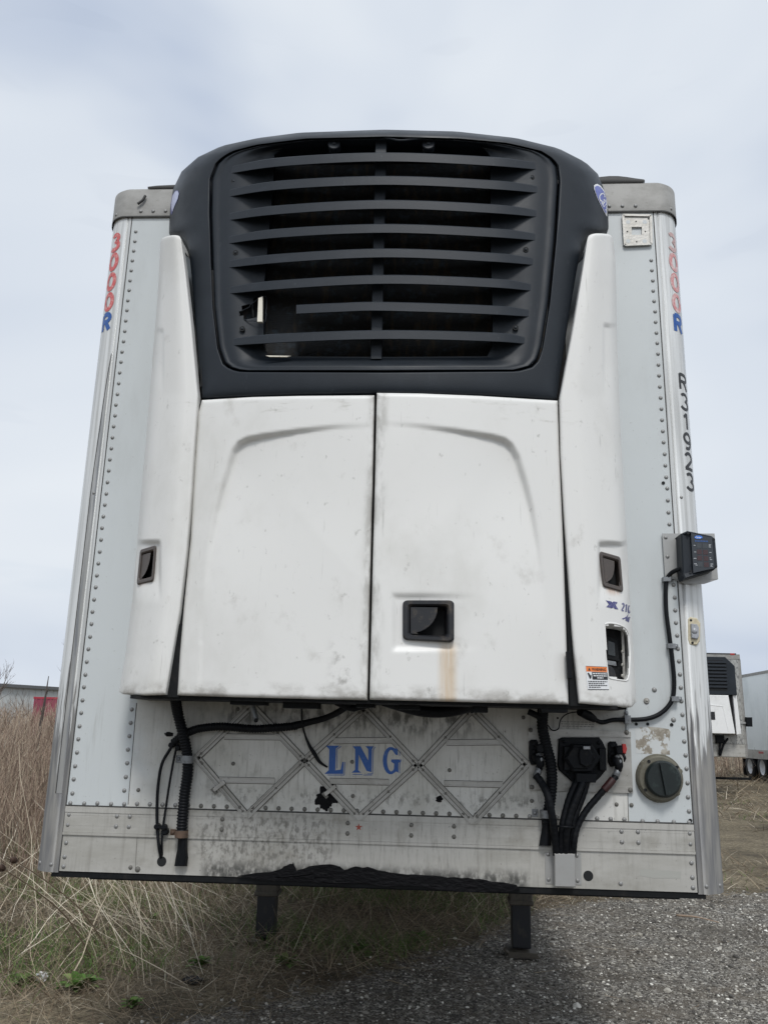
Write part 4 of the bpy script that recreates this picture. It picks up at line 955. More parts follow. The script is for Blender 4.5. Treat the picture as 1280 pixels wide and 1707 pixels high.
b.build('display_digits_window', [material('grey_window', (.045, .052, .058), .3), material('dull_red_window', (.05, .024, .026), .3)], disp)
b = MB()
for x, yy, wd in ((1155.5,908.5,3),(1156.3,919.5,3.4),(1155.5,930.3,4.6),(1156,939.3,5),(1158.5,941.5,3.5),(1180.5,907.5,4),(1180.5,909.4,3.2),(1180.5,911.4,3.8),(1181.5,920.4,3.6),(1182,929.5,2.4),(1182.5,932.4,3.6),(1183.5,939.6,4.5),(1183.5,941.6,3),(1183.5,943.5,3.8)):
    b.prism([at(*p, -.1004) for p in ((x, yy), (x+wd, yy+.1), (x+wd, yy+1.1), (x, yy+1))], -.0004, .001)
b.build('display_caption', material('dim_white_print', (.42, .44, .46), .5), disp)

# ---------------- hoses and cables
def cable(name, pts, r, mat='rubber', rib=0, Y=None, seg=10, ribr=.14, m=8):
    P = np.array([at(p[0], p[1], (p[2] if len(p) > 2 else Y)) for p in pts]); b = MB(); b.tube(catmull(P, m), r, seg, 0, True, True, rib, ribr); return b.build(name, mat, trailer)
def clamp(px, py, w, h, r, mat, Y=-.03, ang=0):
    b = MB(); c = at(px, py, Y); k = 14; a = np.linspace(0, 2*np.pi, k+1); t = math.radians(ang)
    G = []
    for dz in (-h/2, h/2): G.append([c+np.array([w*math.cos(q)*math.cos(t)-dz*math.sin(t), w*math.sin(q), dz*math.cos(t)+w*math.cos(q)*math.sin(t)]) for q in a])
    b.grid(np.array(G), 0, True); q = c.copy(); q[1] = -.003; d = np.array([math.cos(t), 0, math.sin(t)])
    b.bar(q-d*(w+.004), q-d*(w+.026), h, -.004, 0, 0); b.rivet(q-d*(w+.016)+np.array([0, -.004, 0]), .008, 0)
    return b.build('hose_clamp', mat, trailer)
cable('corrugated_hose', [(292,1160,-.12),(297,1190,-.07),(306,1225,-.055),(313,1262,-.035),(313,1290,-.03),(308,1325,-.03),(305,1360,-.03),(303,1392,-.03)], .0215, rib=.011)
b = MB(); b.grid(np.array([[at(x0, yy, -.03+dy) for x0, dy in ((xa, .012), (xa+.25*(xb-xa), -.006*k_), ((xa+xb)/2, -.012*k_), (xb-.25*(xb-xa), -.006*k_), (xb, .012), ((xa+xb)/2, .016), (xa, .012))] for xa, xb, yy, k_ in ((293,313,1388,1.5), (297,313,1400,1.2), (296,313,1416,.8), (293,314,1430,.5), (291,312,1444,.3))]), 0, True); b.build('flattened_hose_end', 'rubber', trailer)
clamp(312, 1266, .025, .028, 1, 'zinc', -.035); clamp(303, 1390, .025, .026, 1, 'rust', -.03)
cable('corrugated_hose', [(290,1238,-.02),(302,1228,-.03),(316,1220,-.04),(335,1214,-.05),(370,1211,-.05),(420,1215,-.05),(460,1213,-.05),(495,1210,-.05)], .0165, rib=.010)
cable('taped_harness', [(490,1210,-.05),(515,1204,-.06),(545,1196,-.10),(572,1182,-.16),(585,1168,-.2)], [.016, .013, .012, .012, .014])
cable('thin_cable', [(296,1232,-.02),(282,1252,-.02),(270,1275,-.02),(264,1310,-.02),(262,1350,-.02),(263,1385,-.02),(266,1415,-.02),(270,1434,.01)], .0062, seg=8)
cable('thin_cable', [(298,1234,-.03),(291,1262,-.02),(284,1300,-.02),(277,1345,-.02),(272,1380,-.02),(270,1405,-.02),(271,1434,.01)], .0046, seg=8)
b = MB()
for x, yy, ww in ((262,1378,8),(273,1379,6),(286,1242,8),(297,1247,7)): b = MB(); b.disc(at(x, yy, -.025), .011, -.008, .02, 0, 10, .003); b.build('cable_tie', 'rubber', trailer)
b = MB()
b.bar(at(258, 1378, -.03), at(279, 1379, -.03), .008, -.004, .004); b.disc(at(275, 1386, -.02), .014, -.006, .015, 0, 12, .004)
b.build('cable_tie', 'rubber', trailer)
cable('drain_pipe', [(416,1160,-.16),(420,1175,-.15),(424,1190,-.15),(427,1201,-.15)], .0115, 'zinc')
b = MB(); b.disc(at(427, 1201, -.163), .008, -.001, .001, 0, 12); b.build('drain_opening', 'dark', trailer)
cable('dangling_wire', [(503,1180,-.09),(504,1205,-.07),(509,1226,-.02),(516,1243,-.015),(524,1256,-.013),(533,1270,-.012),(546,1279,-.010)], [.004, .004, .004, .006, .008, .006, .003], seg=6)
cable('slack_hose', [(640,1168,-.25),(672,1178,-.2),(705,1186,-.16),(740,1187,-.15),(772,1181,-.17),(800,1170,-.22)], .020, seg=12)
cable('slack_hose', [(560,1170,-.2),(585,1180,-.18),(600,1178,-.18),(625,1171,-.2)], .013)
cable('corrugated_hose', [(906,1168,-.14),(904,1192,-.09),(904,1215,-.07),(911,1245,-.055),(918,1275,-.05),(919,1310,-.04),(915,1345,-.035),(911,1372,-.03)], .0215, rib=.011)
b = MB(); b.grid(np.array([[at(x0, yy, -.03+dy) for x0, dy in ((xa, .012), ((xa+xb)/2, -.016*k_), (xb, .012), ((xa+xb)/2, .016), (xa, .012))] for xa, xb, yy, k_ in ((902,920,1366,1.5), (903,920,1380,1.2), (900,920,1396,.9), (898,918,1410,.6))]), 0, True); b.build('flattened_hose_end', 'rubber', trailer)
clamp(911, 1357, .025, .028, 1, 'zinc', -.035)
cable('air_hose', [(892,1292,-.05),(903,1306,-.06),(913,1328,-.085),(919,1355,-.085),(924,1385,-.06),(927,1425,-.03)], .0145, rib=.02, ribr=.06)
cable('power_cable', [(962,1300,-.05),(952,1322,-.06),(943,1350,-.06),(937,1380,-.06),(934,1425,-.03)], .0135, rib=.02, ribr=.06)
cable('power_cable', [(972,1300,-.06),(962,1326,-.075),(951,1356,-.075),(944,1385,-.07),(942,1425,-.03)], .0135, rib=.02, ribr=.06)
cable('power_cable', [(979,1300,-.05),(973,1322,-.05),(963,1348,-.05),(954,1375,-.05),(951,1425,-.03)], .012, rib=.02, ribr=.06)
cable('air_hose', [(1026,1294,-.04),(1014,1308,-.05),(996,1328,-.05),(976,1352,-.05),(962,1378,-.05),(957,1400,-.05),(955,1425,-.03)], .0125, rib=.02, ribr=.06)
cable('cable_marker_sleeve', [(1021,1299,-.045),(1014,1308,-.05),(1006,1317,-.05)], .0145, material('dark_red_tape', (.035, .009, .009), .5))
b = MB(); b.tube(catmull([at(x, yy, Y) for x, yy, Y in ((922,1376,-.04),(935,1378,-.085),(950,1379,-.085),(961,1379,-.03))], 5), .004, 6); b.build('cable_tie', 'rubber', trailer)
cable('thin_cable', [(912,1208,-.05),(920,1217,-.02),(930,1215,-.02),(934,1200,-.02),(945,1190,-.04),(965,1186,-.06)], .0022, seg=6)
cable('cable_plug', [(880,1186,-.10),(893,1192,-.10),(902,1196,-.10)], .012)
cable('cable_plug', [(966,1186,-.10),(980,1193,-.07),(990,1199,-.04)], [.016, .018, .013])
cable('display_cable', [(985,1196,-.05),(1002,1204,-.03),(1022,1200,-.02),(1045,1200,-.018),(1078,1198,-.016),(1102,1188,-.016),(1119,1168,-.016),(1123,1140,-.016),(1120,1100,-.016),(1115,1060,-.016),(1110,1020,-.016),(1109,985,-.016),(1111,966,-.018),(1120,954,-.03),(1139,946,-.055)], .0085, seg=10)
for x, yy, a in ((1110,966,0),(1118,1077,0),(1124,1165,0),(1045,1199,90)):
    b = MB(); c = at(x, yy, -.016); b.box((c[0]-.014, c[1]-.012, c[2]-.009), (c[0]+.014, c[1]+.016, c[2]+.009)) if not a else b.box((c[0]-.011, c[1]-.012, c[2]-.016), (c[0]+.011, c[1]+.016, c[2]+.014))
    b.rivet((c[0]+(.022 if not a else 0), -.004, c[2]+(0 if not a else .022)), .008); b.bar((c[0], -.003, c[2]), (c[0]+(.03 if not a else 0), -.003, c[2]+(0.002 if not a else .03)), .014, -.003, 0); b.build('cable_clip', 'zinc', trailer)
# conduit cover
b = MB(); b.prism([at(x, yy, -.0015) for x, yy in ((908,1421),(968,1422),(969,1475),(909,1473))], -.002, .0, 0)
b.prism([at(x, yy, -.003) for x, yy in ((921,1420),(955,1420.5),(956,1476),(921.5,1475))], -.045, 0, 0, .004)
for p in ((913,1424),(961,1426),(914,1466),(962,1468)): b.rivet(at(*p, -.0035), .0078, 1)
b.build('conduit_cover', ['sheet', 'rivet'], trailer)

# ---------------- landing gear
for x0, zf in ((-.95, 0), (.87, 0)):
    b = MB(); y0 = 3.2; w_ = .066
    b.box((x0-w_, y0-w_, .05), (x0+w_, y0+w_, .36), 0); b.box((x0-w_-.012, y0-w_-.012, .34), (x0+w_+.012, y0+w_+.012, ZB-.02), 1); b.box((x0-w_-.020, y0-w_-.020, .33), (x0+w_+.020, y0+w_+.020, .365), 1)
    lg = b.build('landing_leg', ['leg', 'legtop'], trailer)
    mo = lg.modifiers.new('bevel', 'BEVEL'); mo.width = .008; mo.segments = 2
    b = MB(); b.prism([(x0-.10, y0-.12, .0), (x0+.12, y0-.12, .0), (x0+.10, y0-.12, .035), (x0-.10, y0-.12, .04)], 0, .24, 0)
    b.tube([(x0-.1, y0-.12, .03), (x0-.13, y0-.11, .06)], .012, 6); b.tube([(x0-.055, y0, .07), (x0+.055, y0, .07)], .03, 10); b.build('leg_foot', 'legtop', lg)
b = MB(); b.tube([(-.95, 3.2, .80), (.87, 3.2, .80)], .022, 8); b.tube(catmull([(-.94, 3.1, .84), (-.5, 2.6, .91), (0, 2.4, .93)], 4), .018, 6); b.build('gear_cross_shaft', 'frame', trailer)
# rear axles
def wheel(x, y, name='wheel', par=None, r=.5, wd=.26, s=-1):
    b = MB(); prof = [(.26, -.5), (.30, -.48), (.44, -.5), (.485, -.42), (.5, -.3), (.5, .3), (.485, .42), (.44, .5), (.30, .48), (.26, .5)]; k = 28
    for pr, mi in ((prof, 0), ([(.06, .1*s*-1), (.12, .12*-s), (.15, .05*-s), (.24, .05*-s), (.265, s*-.0), (.27, s*.46)], 1)):
        G = [[(x+h*wd, y+q*r/.5*math.cos(a), r+q*r/.5*math.sin(a)) for a in np.linspace(0, 2*np.pi, k, endpoint=False)] for q, h in pr]; b.grid(np.array(G), mi, True, cu=True)
    if 1:
        for i in range(8): a = i*math.pi/4; b.rivet((x+wd*.06*s, y+.2*math.cos(a), r+.2*math.sin(a)), .02, 1, nrm=(s, 0, 0))
        b.tube([(x-s*.02, y, r), (x+s*.05, y, r)], .09, 12, 1)
    return b.build(name, ['rubber', 'whiteplain'], par)
for yy in (11.6, 12.85):
    for s in (-1, 1): wheel(s*1.12, yy, 'wheel', trailer, .5, .27, s)
b = MB()
for yy in (11.6, 12.85): b.tube([(-1.1, yy, .5), (1.1, yy, .5)], .065, 12)
for s in (-1, 1): b.box((s*.5-.05, 10.6, .78), (s*.5+.05, 14, .93))
b.build('axle_assembly', 'frame', trailer)

# ================================================================== GROUND
def fbm(x, y, sc, seed):
    r = np.random.RandomState(seed); v = 0*x
    for o in range(5):
        for _ in range(3):
            a = r.uniform(0, 2*np.pi); f = sc*2**o*r.uniform(.7, 1.4); v = v+np.sin((x*np.cos(a)+y*np.sin(a))*f+r.uniform(0, 6.28))/2**o/3
    return v
GB = np.array([(-1.9, -4), (-1.55, .6), (-1.05, 1.5), (-.25, 2.45), (.55, 3.6), (1.05, 4.6), (1.5, 5.2), (2.2, 5.6), (3.4, 6.0), (9, 7.2), (30, 9)])
def gravel_mask(x, y):
    """>0 inside gravel; distance-like"""
    p = np.stack([x, y], -1); d, f = seglen_dist(x, y, GB); return -d*1.0
def gh(x, y):
    m = smooth(-.4, .4, gravel_mask(x, y)); far = smooth(6, 30, np.hypot(x, y+3))
    soft = .035*fbm(x, y, 1.1, 3)+.018*fbm(x, y, 5, 4); mound = .10*np.exp(-((x+.1)/.9)**2-((y-6.2)/1.4)**2)+.10*smooth(0, 1, (-x-1.5)/3)*smooth(0, 1, (y-2)/4)
    return (1-m)*(soft+mound)+m*(.012*fbm(x, y, 1.2, 5)+.004*fbm(x, y, 9, 6))-.012+far*.05*fbm(x, y, .25, 9)
def axis(n, near, lim):
    t = np.linspace(-1, 1, n); return np.sinh(t*near)/np.sinh(near)*lim
gx = axis(300, 7.6, 900)+.5; gy = axis(300, 7.6, 1200)+3.2
GX, GY = np.meshgrid(gx, gy); GZ = gh(GX, GY)
me = bpy.data.meshes.new('ground'); nx = len(gx); idx = np.arange(nx*nx).reshape(nx, nx)
Fq = np.stack([idx[:-1, :-1], idx[:-1, 1:], idx[1:, 1:], idx[1:, :-1]], -1).reshape(-1, 4)
def fast_mesh(name, V, F, mat, parent=None, smoothf=False):
    me = bpy.data.meshes.new(name); me.vertices.add(len(V)); me.vertices.foreach_set('co', np.asarray(V, np.float32).ravel())
    k = F.shape[1]; me.loops.add(F.size); me.loops.foreach_set('vertex_index', F.astype(np.int32).ravel()); me.polygons.add(len(F))
    me.polygons.foreach_set('loop_start', np.arange(0, F.size, k, dtype=np.int32)); me.polygons.foreach_set('loop_total', np.full(len(F), k, np.int32))
    me.polygons.foreach_set('use_smooth', np.full(len(F), smoothf)); me.update(calc_edges=True); me.validate()
    me.materials.append(mat); o = bpy.data.objects.new(name, me); COL.objects.link(o); o.parent = parent; return o
def ground_material():
    m = bpy.data.materials.new('ground'); m.use_nodes = True; t = m.node_tree; b = t.nodes['Principled BSDF']; N = t.nodes.new; K = t.links.new
    c = N('ShaderNodeTexCoord'); at_ = N('ShaderNodeAttribute'); at_.attribute_name = 'gravel'
    def noise(sc, d=5, ro=.6):
        n = N('ShaderNodeTexNoise'); n.inputs['Scale'].default_value = sc; n.inputs['Detail'].default_value = d; n.inputs['Roughness'].default_value = ro; K(c.outputs['Object'], n.inputs['Vector']); return n.outputs[0]
    def rng(x, a, bb, lo=0., hi=1.):
        r = N('ShaderNodeMapRange'); r.inputs[1].default_value = a; r.inputs[2].default_value = bb; r.inputs[3].default_value = lo; r.inputs[4].default_value = hi; K(x, r.inputs[0]); return r.outputs[0]
    def mixc(f, a, bb, ty='MIX'):
        x = N('ShaderNodeMix'); x.data_type = 'RGBA'; x.blend_type = ty
        if isinstance(f, float): x.inputs[0].default_value = f
        else: K(f, x.inputs[0])
        for s, v in ((6, a), (7, bb)):
            if isinstance(v, tuple): x.inputs[s].default_value = (*v, 1)
            else: K(v, x.inputs[s])
        return x.outputs[2]
    vo = N('ShaderNodeTexVoronoi'); vo.inputs['Scale'].default_value = 95; K(c.outputs['Object'], vo.inputs['Vector'])
    vo2 = N('ShaderNodeTexVoronoi'); vo2.inputs['Scale'].default_value = 45; K(c.outputs['Object'], vo2.inputs['Vector'])
    hsv = N('ShaderNodeSeparateColor'); K(vo.outputs['Color'], hsv.inputs[0]); hs2 = N('ShaderNodeSeparateColor'); K(vo2.outputs['Color'], hs2.inputs[0])
    gcol = mixc(rng(hsv.outputs[0], .2, 1), (.065, .059, .050), (.33, .31, .275)); gcol = mixc(rng(hs2.outputs[1], .80, .9), gcol, (.46, .44, .40))
    gcol = mixc(rng(noise(2.2), .42, .66, 0, .7), gcol, (.15, .125, .095)); gcol = mixc(rng(noise(1.1), .52, .66, 0, .6), gcol, (.06, .052, .042))
    dcol = mixc(rng(noise(1.3), .38, .62), (.085, .068, .046), (.21, .175, .115)); dcol = mixc(rng(noise(.45, 4), .45, .62, 0, .75), dcol, (.34, .285, .19))
    dcol = mixc(rng(noise(26, 6, .75), .42, .66), dcol, (.045, .036, .025)); dcol = mixc(rng(noise(.9, 6), .60, .68, 0, .8), dcol, (.035, .028, .022))
    g2 = N('ShaderNodeMath'); g2.operation = 'ADD'; K(at_.outputs['Fac'], g2.inputs[0]); K(rng(noise(6, 6), .3, .7, -.45, .45), g2.inputs[1])
    f = rng(g2.outputs[0], .35, .65)
    K(mixc(f, dcol, gcol), b.inputs['Base Color']); b.inputs['Roughness'].default_value = .9; b.inputs['Specular IOR Level'].default_value = .25
    bp = N('ShaderNodeBump'); bp.inputs['Strength'].default_value = .9; bp.inputs['Distance'].default_value = .012
    mu = N('ShaderNodeMath'); mu.operation = 'SUBTRACT'; K(noise(60, 4), mu.inputs[0]); K(vo.outputs['Distance'], mu.inputs[1]); K(mu.outputs[0], bp.inputs['Height']); K(bp.outputs[0], b.inputs['Normal'])
    return m
gnd = fast_mesh('ground', np.stack([GX, GY, GZ], -1).reshape(-1, 3), Fq, ground_material(), None, True)
a_ = gnd.data.attributes.new('gravel', 'FLOAT', 'POINT'); a_.data.foreach_set('value', smooth(-.25, .25, gravel_mask(GX, GY)).astype(np.float32).ravel())
tag(gnd, None, None, kind='structure')

# stones
def stones(n, xr, yr, smin, smax, mat, name, seed, ok):
    r = np.random.default_rng(seed); x = r.uniform(*xr, n); y = r.uniform(*yr, n)
    k = ok(x, y, r); x, y = x[k], y[k]; n = len(x); s = smin+(smax-smin)*r.power(.35, n)**1.6
    t = (1+5**.5)/2; ico = np.array([(-1,t,0),(1,t,0),(-1,-t,0),(1,-t,0),(0,-1,t),(0,1,t),(0,-1,-t),(0,1,-t),(t,0,-1),(t,0,1),(-t,0,-1),(-t,0,1)])/1.9
    fc = np.array([(0,11,5),(0,5,1),(0,1,7),(0,7,10),(0,10,11),(1,5,9),(5,11,4),(11,10,2),(10,7,6),(7,1,8),(3,9,4),(3,4,2),(3,2,6),(3,6,8),(3,8,9),(4,9,5),(2,4,11),(6,2,10),(8,6,7),(9,8,1)])
    V = ico[None]*(1+r.uniform(-.28, .28, (n, 12, 1))); V = V*np.stack([r.uniform(.7, 1.3, n), r.uniform(.7, 1.2, n), r.uniform(.4, .8, n)], 1)[:, None]
    a = r.uniform(0, 6.28, n); ca, sa = np.cos(a)[:, None], np.sin(a)[:, None]; X = V[..., 0]*ca-V[..., 1]*sa; Y = V[..., 0]*sa+V[..., 1]*ca
    V = np.stack([X, Y, V[..., 2]], -1)*s[:, None, None]*.5; V += np.stack([x, y, gh(x, y)+s*.12], 1)[:, None]
    F = fc[None]+(np.arange(n)*12)[:, None, None]
    return fast_mesh(name, V.reshape(-1, 3), F.reshape(-1, 3), mat)
def stone_mat():
    m = material('gravel_stone', (.17, .163, .15), .85, island=.0)
    t = m.node_tree; N = t.nodes.new; g = N('ShaderNodeNewGeometry'); cr = N('ShaderNodeValToRGB'); e = cr.color_ramp
    e.elements[0].position = 0; e.elements[0].color = (.055, .050, .044, 1); e.elements[1].position = 1; e.elements[1].color = (.78, .76, .70, 1)
    for p, c in ((.35, (.10, .094, .085, 1)), (.65, (.23, .215, .185, 1)), (.88, (.38, .36, .315, 1))): q = e.elements.new(p); q.color = c
    t.links.new(g.outputs['Random Per Island'], cr.inputs[0]); t.links.new(cr.outputs[0], t.nodes['Principled BSDF'].inputs['Base Color']); return m
SM = stone_mat()
o = stones(120000, (-1.8, 5.2), (.9, 7.2), .005, .024, SM, 'gravel', 11, lambda x, y, r: (gravel_mask(x, y)+r.normal(0, .18, len(x)) > 0))
tag(o, 'grey gravel of small crushed stones in front of the trailer', 'gravel', kind='stuff')

o = stones(1500, (-1.6, 5.2), (.9, 7.0), .02, .055, SM, 'gravel', 12, lambda x, y, r: (gravel_mask(x, y)+r.normal(0, .3, len(x)) > 0))
tag(o, 'scattered larger stones lying among the fine grey gravel', 'gravel', kind='stuff')
# blades / stalks ----------------------------------------------------------
def blades(x, y, z, head, length, lean, bend, width, r, seg=4, three=False):
    n = len(x); t = np.linspace(0, 1, seg+1)[None]; el = (np.pi/2-lean)[:, None]-bend[:, None]*t
    ds = (length/seg)[:, None]; cx = np.cumsum(np.cos(el)*ds, 1)-np.cos(el[:, :1])*ds; cz = np.cumsum(np.sin(el)*ds, 1)-np.sin(el[:, :1])*ds
    hx, hy = np.cos(head)[:, None], np.sin(head)[:, None]; kx = r.normal(0, .05, (n, seg+1)).cumsum(1)*length[:, None]*.4
    px = x[:, None]+cx*hx-kx*hy; py = y[:, None]+cx*hy+kx*hx; pz = z[:, None]+cz
    a = r.uniform(0, np.pi, n); wx, wy = np.cos(a), np.sin(a)
    W = (width[:, None]*(1-.75*t))[..., None]*.5; wv = np.stack([wx, wy, r.uniform(-.5, .5, n)], 1)[:, None]
    C = np.stack([px, py, pz], -1); A = C-W*wv; B = C+W*wv
    V = np.stack([A, B], 2).reshape(n, -1, 3); F = np.array([(2*i, 2*i+1, 2*i+3, 2*i+2) for i in range(seg)])
    return V.reshape(-1, 3), (F[None]+(np.arange(n)*2*(seg+1))[:, None, None]).reshape(-1, 4)
def clampz(V, lift=.002):
    g = gh(V[:, 0], V[:, 1])+lift; V[:, 2] = np.maximum(V[:, 2], g); return V
def dry_mat(name, cols, rough=.7):
    m = material(name, cols[0], rough, spec=.25); t = m.node_tree; N = t.nodes.new; g = N('ShaderNodeNewGeometry'); cr = N('ShaderNodeValToRGB'); e = cr.color_ramp
    e.elements[0].color = (*cols[0], 1); e.elements[1].color = (*cols[-1], 1)
    for i, c in enumerate(cols[1:-1]): q = e.elements.new((i+1)/(len(cols)-1)); q.color = (*c, 1)
    t.links.new(g.outputs['Random Per Island'], cr.inputs[0]); t.links.new(cr.outputs[0], t.nodes['Principled BSDF'].inputs['Base Color']); return m
STRAW = dry_mat('dry_straw', [(.06, .042, .027), (.17, .125, .08), (.40, .33, .23), (.26, .20, .135), (.11, .08, .055), (.66, .59, .46)])
BRWN = dry_mat('dry_brown_stalks', [(.09, .06, .047), (.21, .15, .115), (.34, .26, .19), (.26, .19, .15), (.52, .45, .34)])
GREEN = dry_mat('fresh_grass', [(.045, .10, .02), (.08, .17, .03), (.12, .21, .05), (.20, .25, .09)])
def scatter(n, xr, yr, r, ok):
    x = r.uniform(*xr, n); y = r.uniform(*yr, n); k = ok(x, y); return x[k], y[k]
def mk(name, parts, mat, label, cat):
    V = np.vstack([p[0] for p in parts]); o = 0; Fs = []
    for p in parts: Fs.append(p[1]+o); o += len(p[0])
    ob = fast_mesh(name, V, np.vstack(Fs), mat); return tag(ob, label, cat, kind='stuff')
r = np.random.default_rng(5)
# lying straw litter
ps = []
x, y = scatter(60000, (-4.5, 2.6), (.8, 10), r, lambda x, y: (gravel_mask(x, y)+r.normal(0, .12, len(x)) < .05)); n = len(x)
V, F = blades(x, y, gh(x, y)+.004+r.uniform(0, .05, n), r.uniform(0, 6.28, n), r.uniform(.06, .34, n), r.uniform(.7, 1.6, n), r.uniform(-.5, .9, n), r.uniform(.002, .005, n), r); ps.append((clampz(V), F))
x, y = scatter(52000, (1.5, 24), (5.0, 42), r, lambda x, y: (gravel_mask(x, y) < .1) & (x/(y+3.4) > .3) & (r.uniform(0, 1, len(x)) < 12/(y+3)) & (fbm(x, y, .9, 21) > -.45)); n = len(x); sc = .6+(y+3.4)/14
V, F = blades(x, y, gh(x, y)+.01, r.uniform(0, 6.28, n), r.uniform(.08, .30, n)*sc, r.uniform(.8, 1.6, n), r.uniform(0, .5, n), r.uniform(.004, .008, n)*sc, r); ps.append((clampz(V), F))
x, y = scatter(9000, (-1.4, 5.5), (1.0, 6.8), r, lambda x, y: (gravel_mask(x, y) > 0) & (r.uniform(0, 1, len(x)) < .04+np.exp(-gravel_mask(x, y)/.22))); n = len(x)
V, F = blades(x, y, gh(x, y)+.008, r.uniform(0, 6.28, n), r.uniform(.03, .22, n), r.uniform(1.4, 1.57, n), r.uniform(-.05, .1, n), r.uniform(.002, .005, n), r); ps.append((clampz(V, .006), F))
mk('straw_litter', ps, STRAW, 'flattened dry straw lying over the field and under the trailer', 'straw')
# standing dry grass and stalks, left and under the trailer
ps = []
x, y = scatter(6000, (-6.5, -1.3), (1.6, 12), r, lambda x, y: (gravel_mask(x, y) < -.35)); n = len(x)
V, F = blades(x, y, gh(x, y), r.uniform(0, 6.28, n), r.uniform(.12, .28, n)+.5*r.power(.4, n)*(y > 5), r.uniform(.0, 1.2, n), r.uniform(0, 1.2, n), r.uniform(.0025, .006, n), r, 5); ps.append((clampz(V), F))
x, y = scatter(2400, (-1.6, 1.4), (4.2, 10), r, lambda x, y: (gravel_mask(x, y) < -.2)); n = len(x)
V, F = blades(x, y, gh(x, y), r.uniform(0, 6.28, n), r.uniform(.1, .45, n), r.uniform(.2, 1.3, n), r.uniform(0, .8, n), r.uniform(.0025, .006, n), r, 5); ps.append((clampz(V), F))
mk('dry_grass', ps, STRAW, 'standing pale dry grass left of and beneath the trailer', 'grass')
# leaning long pale stalks fanning out of the left foreground
ps = []
n = 110; x = r.normal(-1.65, .32, n); y = r.normal(3.1, .5, n)
V, F = blades(x, y, gh(x, y), r.normal(math.pi*.93, .45, n), r.uniform(.7, 1.45, n), r.uniform(.25, 1.3, n), r.uniform(.0, .35, n), r.uniform(.004, .009, n), r, 6); ps.append((clampz(V), F))
n = 200; x = r.uniform(-4.2, -.6, n); y = r.uniform(2.0, 6.5, n); k = gravel_mask(x, y) < -.1; x, y = x[k], y[k]; n = len(x)
V, F = blades(x, y, gh(x, y), r.uniform(0, 6.28, n), r.uniform(.5, 1.3, n), r.uniform(.2, 1.45, n), r.uniform(.0, .4, n), r.uniform(.004, .009, n), r, 6); ps.append((clampz(V), F))
mk('broken_stalks', ps, dry_mat('pale_stalks', [(.42, .35, .25), (.60, .53, .41), (.76, .70, .58)]), 'long pale broken weed stalks leaning in the left foreground', 'stalks')
# tall brown weeds, left background, branching
def weeds(n, xr, yr, hmin, hmax, ok, wsc=1.0, nb=5):
    x, y = scatter(n, xr, yr, r, ok); n = len(x); d = np.hypot(x, y+3.4); wd = (.004+.00055*d)*wsc
    z = gh(x, y); hd = r.uniform(0, 6.28, n); Ln = r.uniform(hmin, hmax, n); le = r.uniform(0, .35, n)
    out_ = [blades(x, y, z, hd, Ln, le, r.uniform(0, .2, n), wd, r, 4)]
    for _ in range(nb):
        t = r.uniform(.3, .95, n)*Ln; bx = x+np.sin(le)*np.cos(hd)*t; by = y+np.sin(le)*np.sin(hd)*t; bz = z+np.cos(le)*t
        out_.append(blades(bx, by, bz, r.uniform(0, 6.28, n), Ln*r.uniform(.12, .38, n), r.uniform(.2, .9, n), r.uniform(-.3, .3, n), wd*.6, r, 2))
    return out_
ps = weeds(3400, (-9, -1.7), (4.5, 12), .5, 1.25, lambda x, y: (x/(y+3.4) < -.17) & (x/(y+3.4) > -.62))
ps += weeds(4200, (-22, -4), (12, 28), .9, 1.75, lambda x, y: (x/(y+3.4) < -.33) & (x/(y+3.4) > -.62), 1.0)
ps += weeds(3200, (-34, -10), (28, 46), 1.5, 2.4, lambda x, y: (x/(y+3.4) < -.38) & (x/(y+3.4) > -.62), 1.0, 4)
ob = mk('tall_dry_weeds', [p for p in ps], BRWN, 'dense tall brown dry weeds filling the background left of the trailer', 'weeds')
ps = weeds(2600, (-1.5, 1.6), (8.5, 14), .35, .9, lambda x, y: x > -9, 1.3)  # added weeds, there to block backlight and keep the ground under the trailer dark
mk('light_blocking_weeds', ps, BRWN, 'brown weeds added further back under the trailer to block light from behind', 'weeds')
ps = weeds(2200, (8, 34), (30, 52), .5, 1.15, lambda x, y: (x/(y+3.4) > .28) & (x/(y+3.4) < .62), 1.0, 3)
mk('distant_weeds', ps, BRWN, 'low brown weed strip along the far edge of the right field', 'weeds')
# green grass
ps = []
x, y = scatter(45000, (-5, 1.2), (1.4, 9), r, lambda x, y: (gravel_mask(x, y) < -.05) & (fbm(x, y, 2.2, 31)+r.normal(0, .25, len(x)) > .12)); n = len(x)
V, F = blades(x, y, gh(x, y), r.uniform(0, 6.28, n), r.uniform(.04, .20, n), r.uniform(.0, .7, n), r.uniform(.2, 1.2, n), r.uniform(.003, .006, n), r); ps.append((V, F))
x, y = scatter(5000, (2, 16), (6, 22), r, lambda x, y: (gravel_mask(x, y) < -.1) & (x/(y+3.4) > .3) & (fbm(x, y, .8, 33) > .35)); n = len(x)
V, F = blades(x, y, gh(x, y), r.uniform(0, 6.28, n), r.uniform(.04, .12, n), r.uniform(.0, .9, n), r.uniform(.2, 1.2, n), r.uniform(.005, .011, n), r); ps.append((V, F))
mk('green_grass', ps, GREEN, 'short fresh green grass coming up through the dry straw', 'grass')
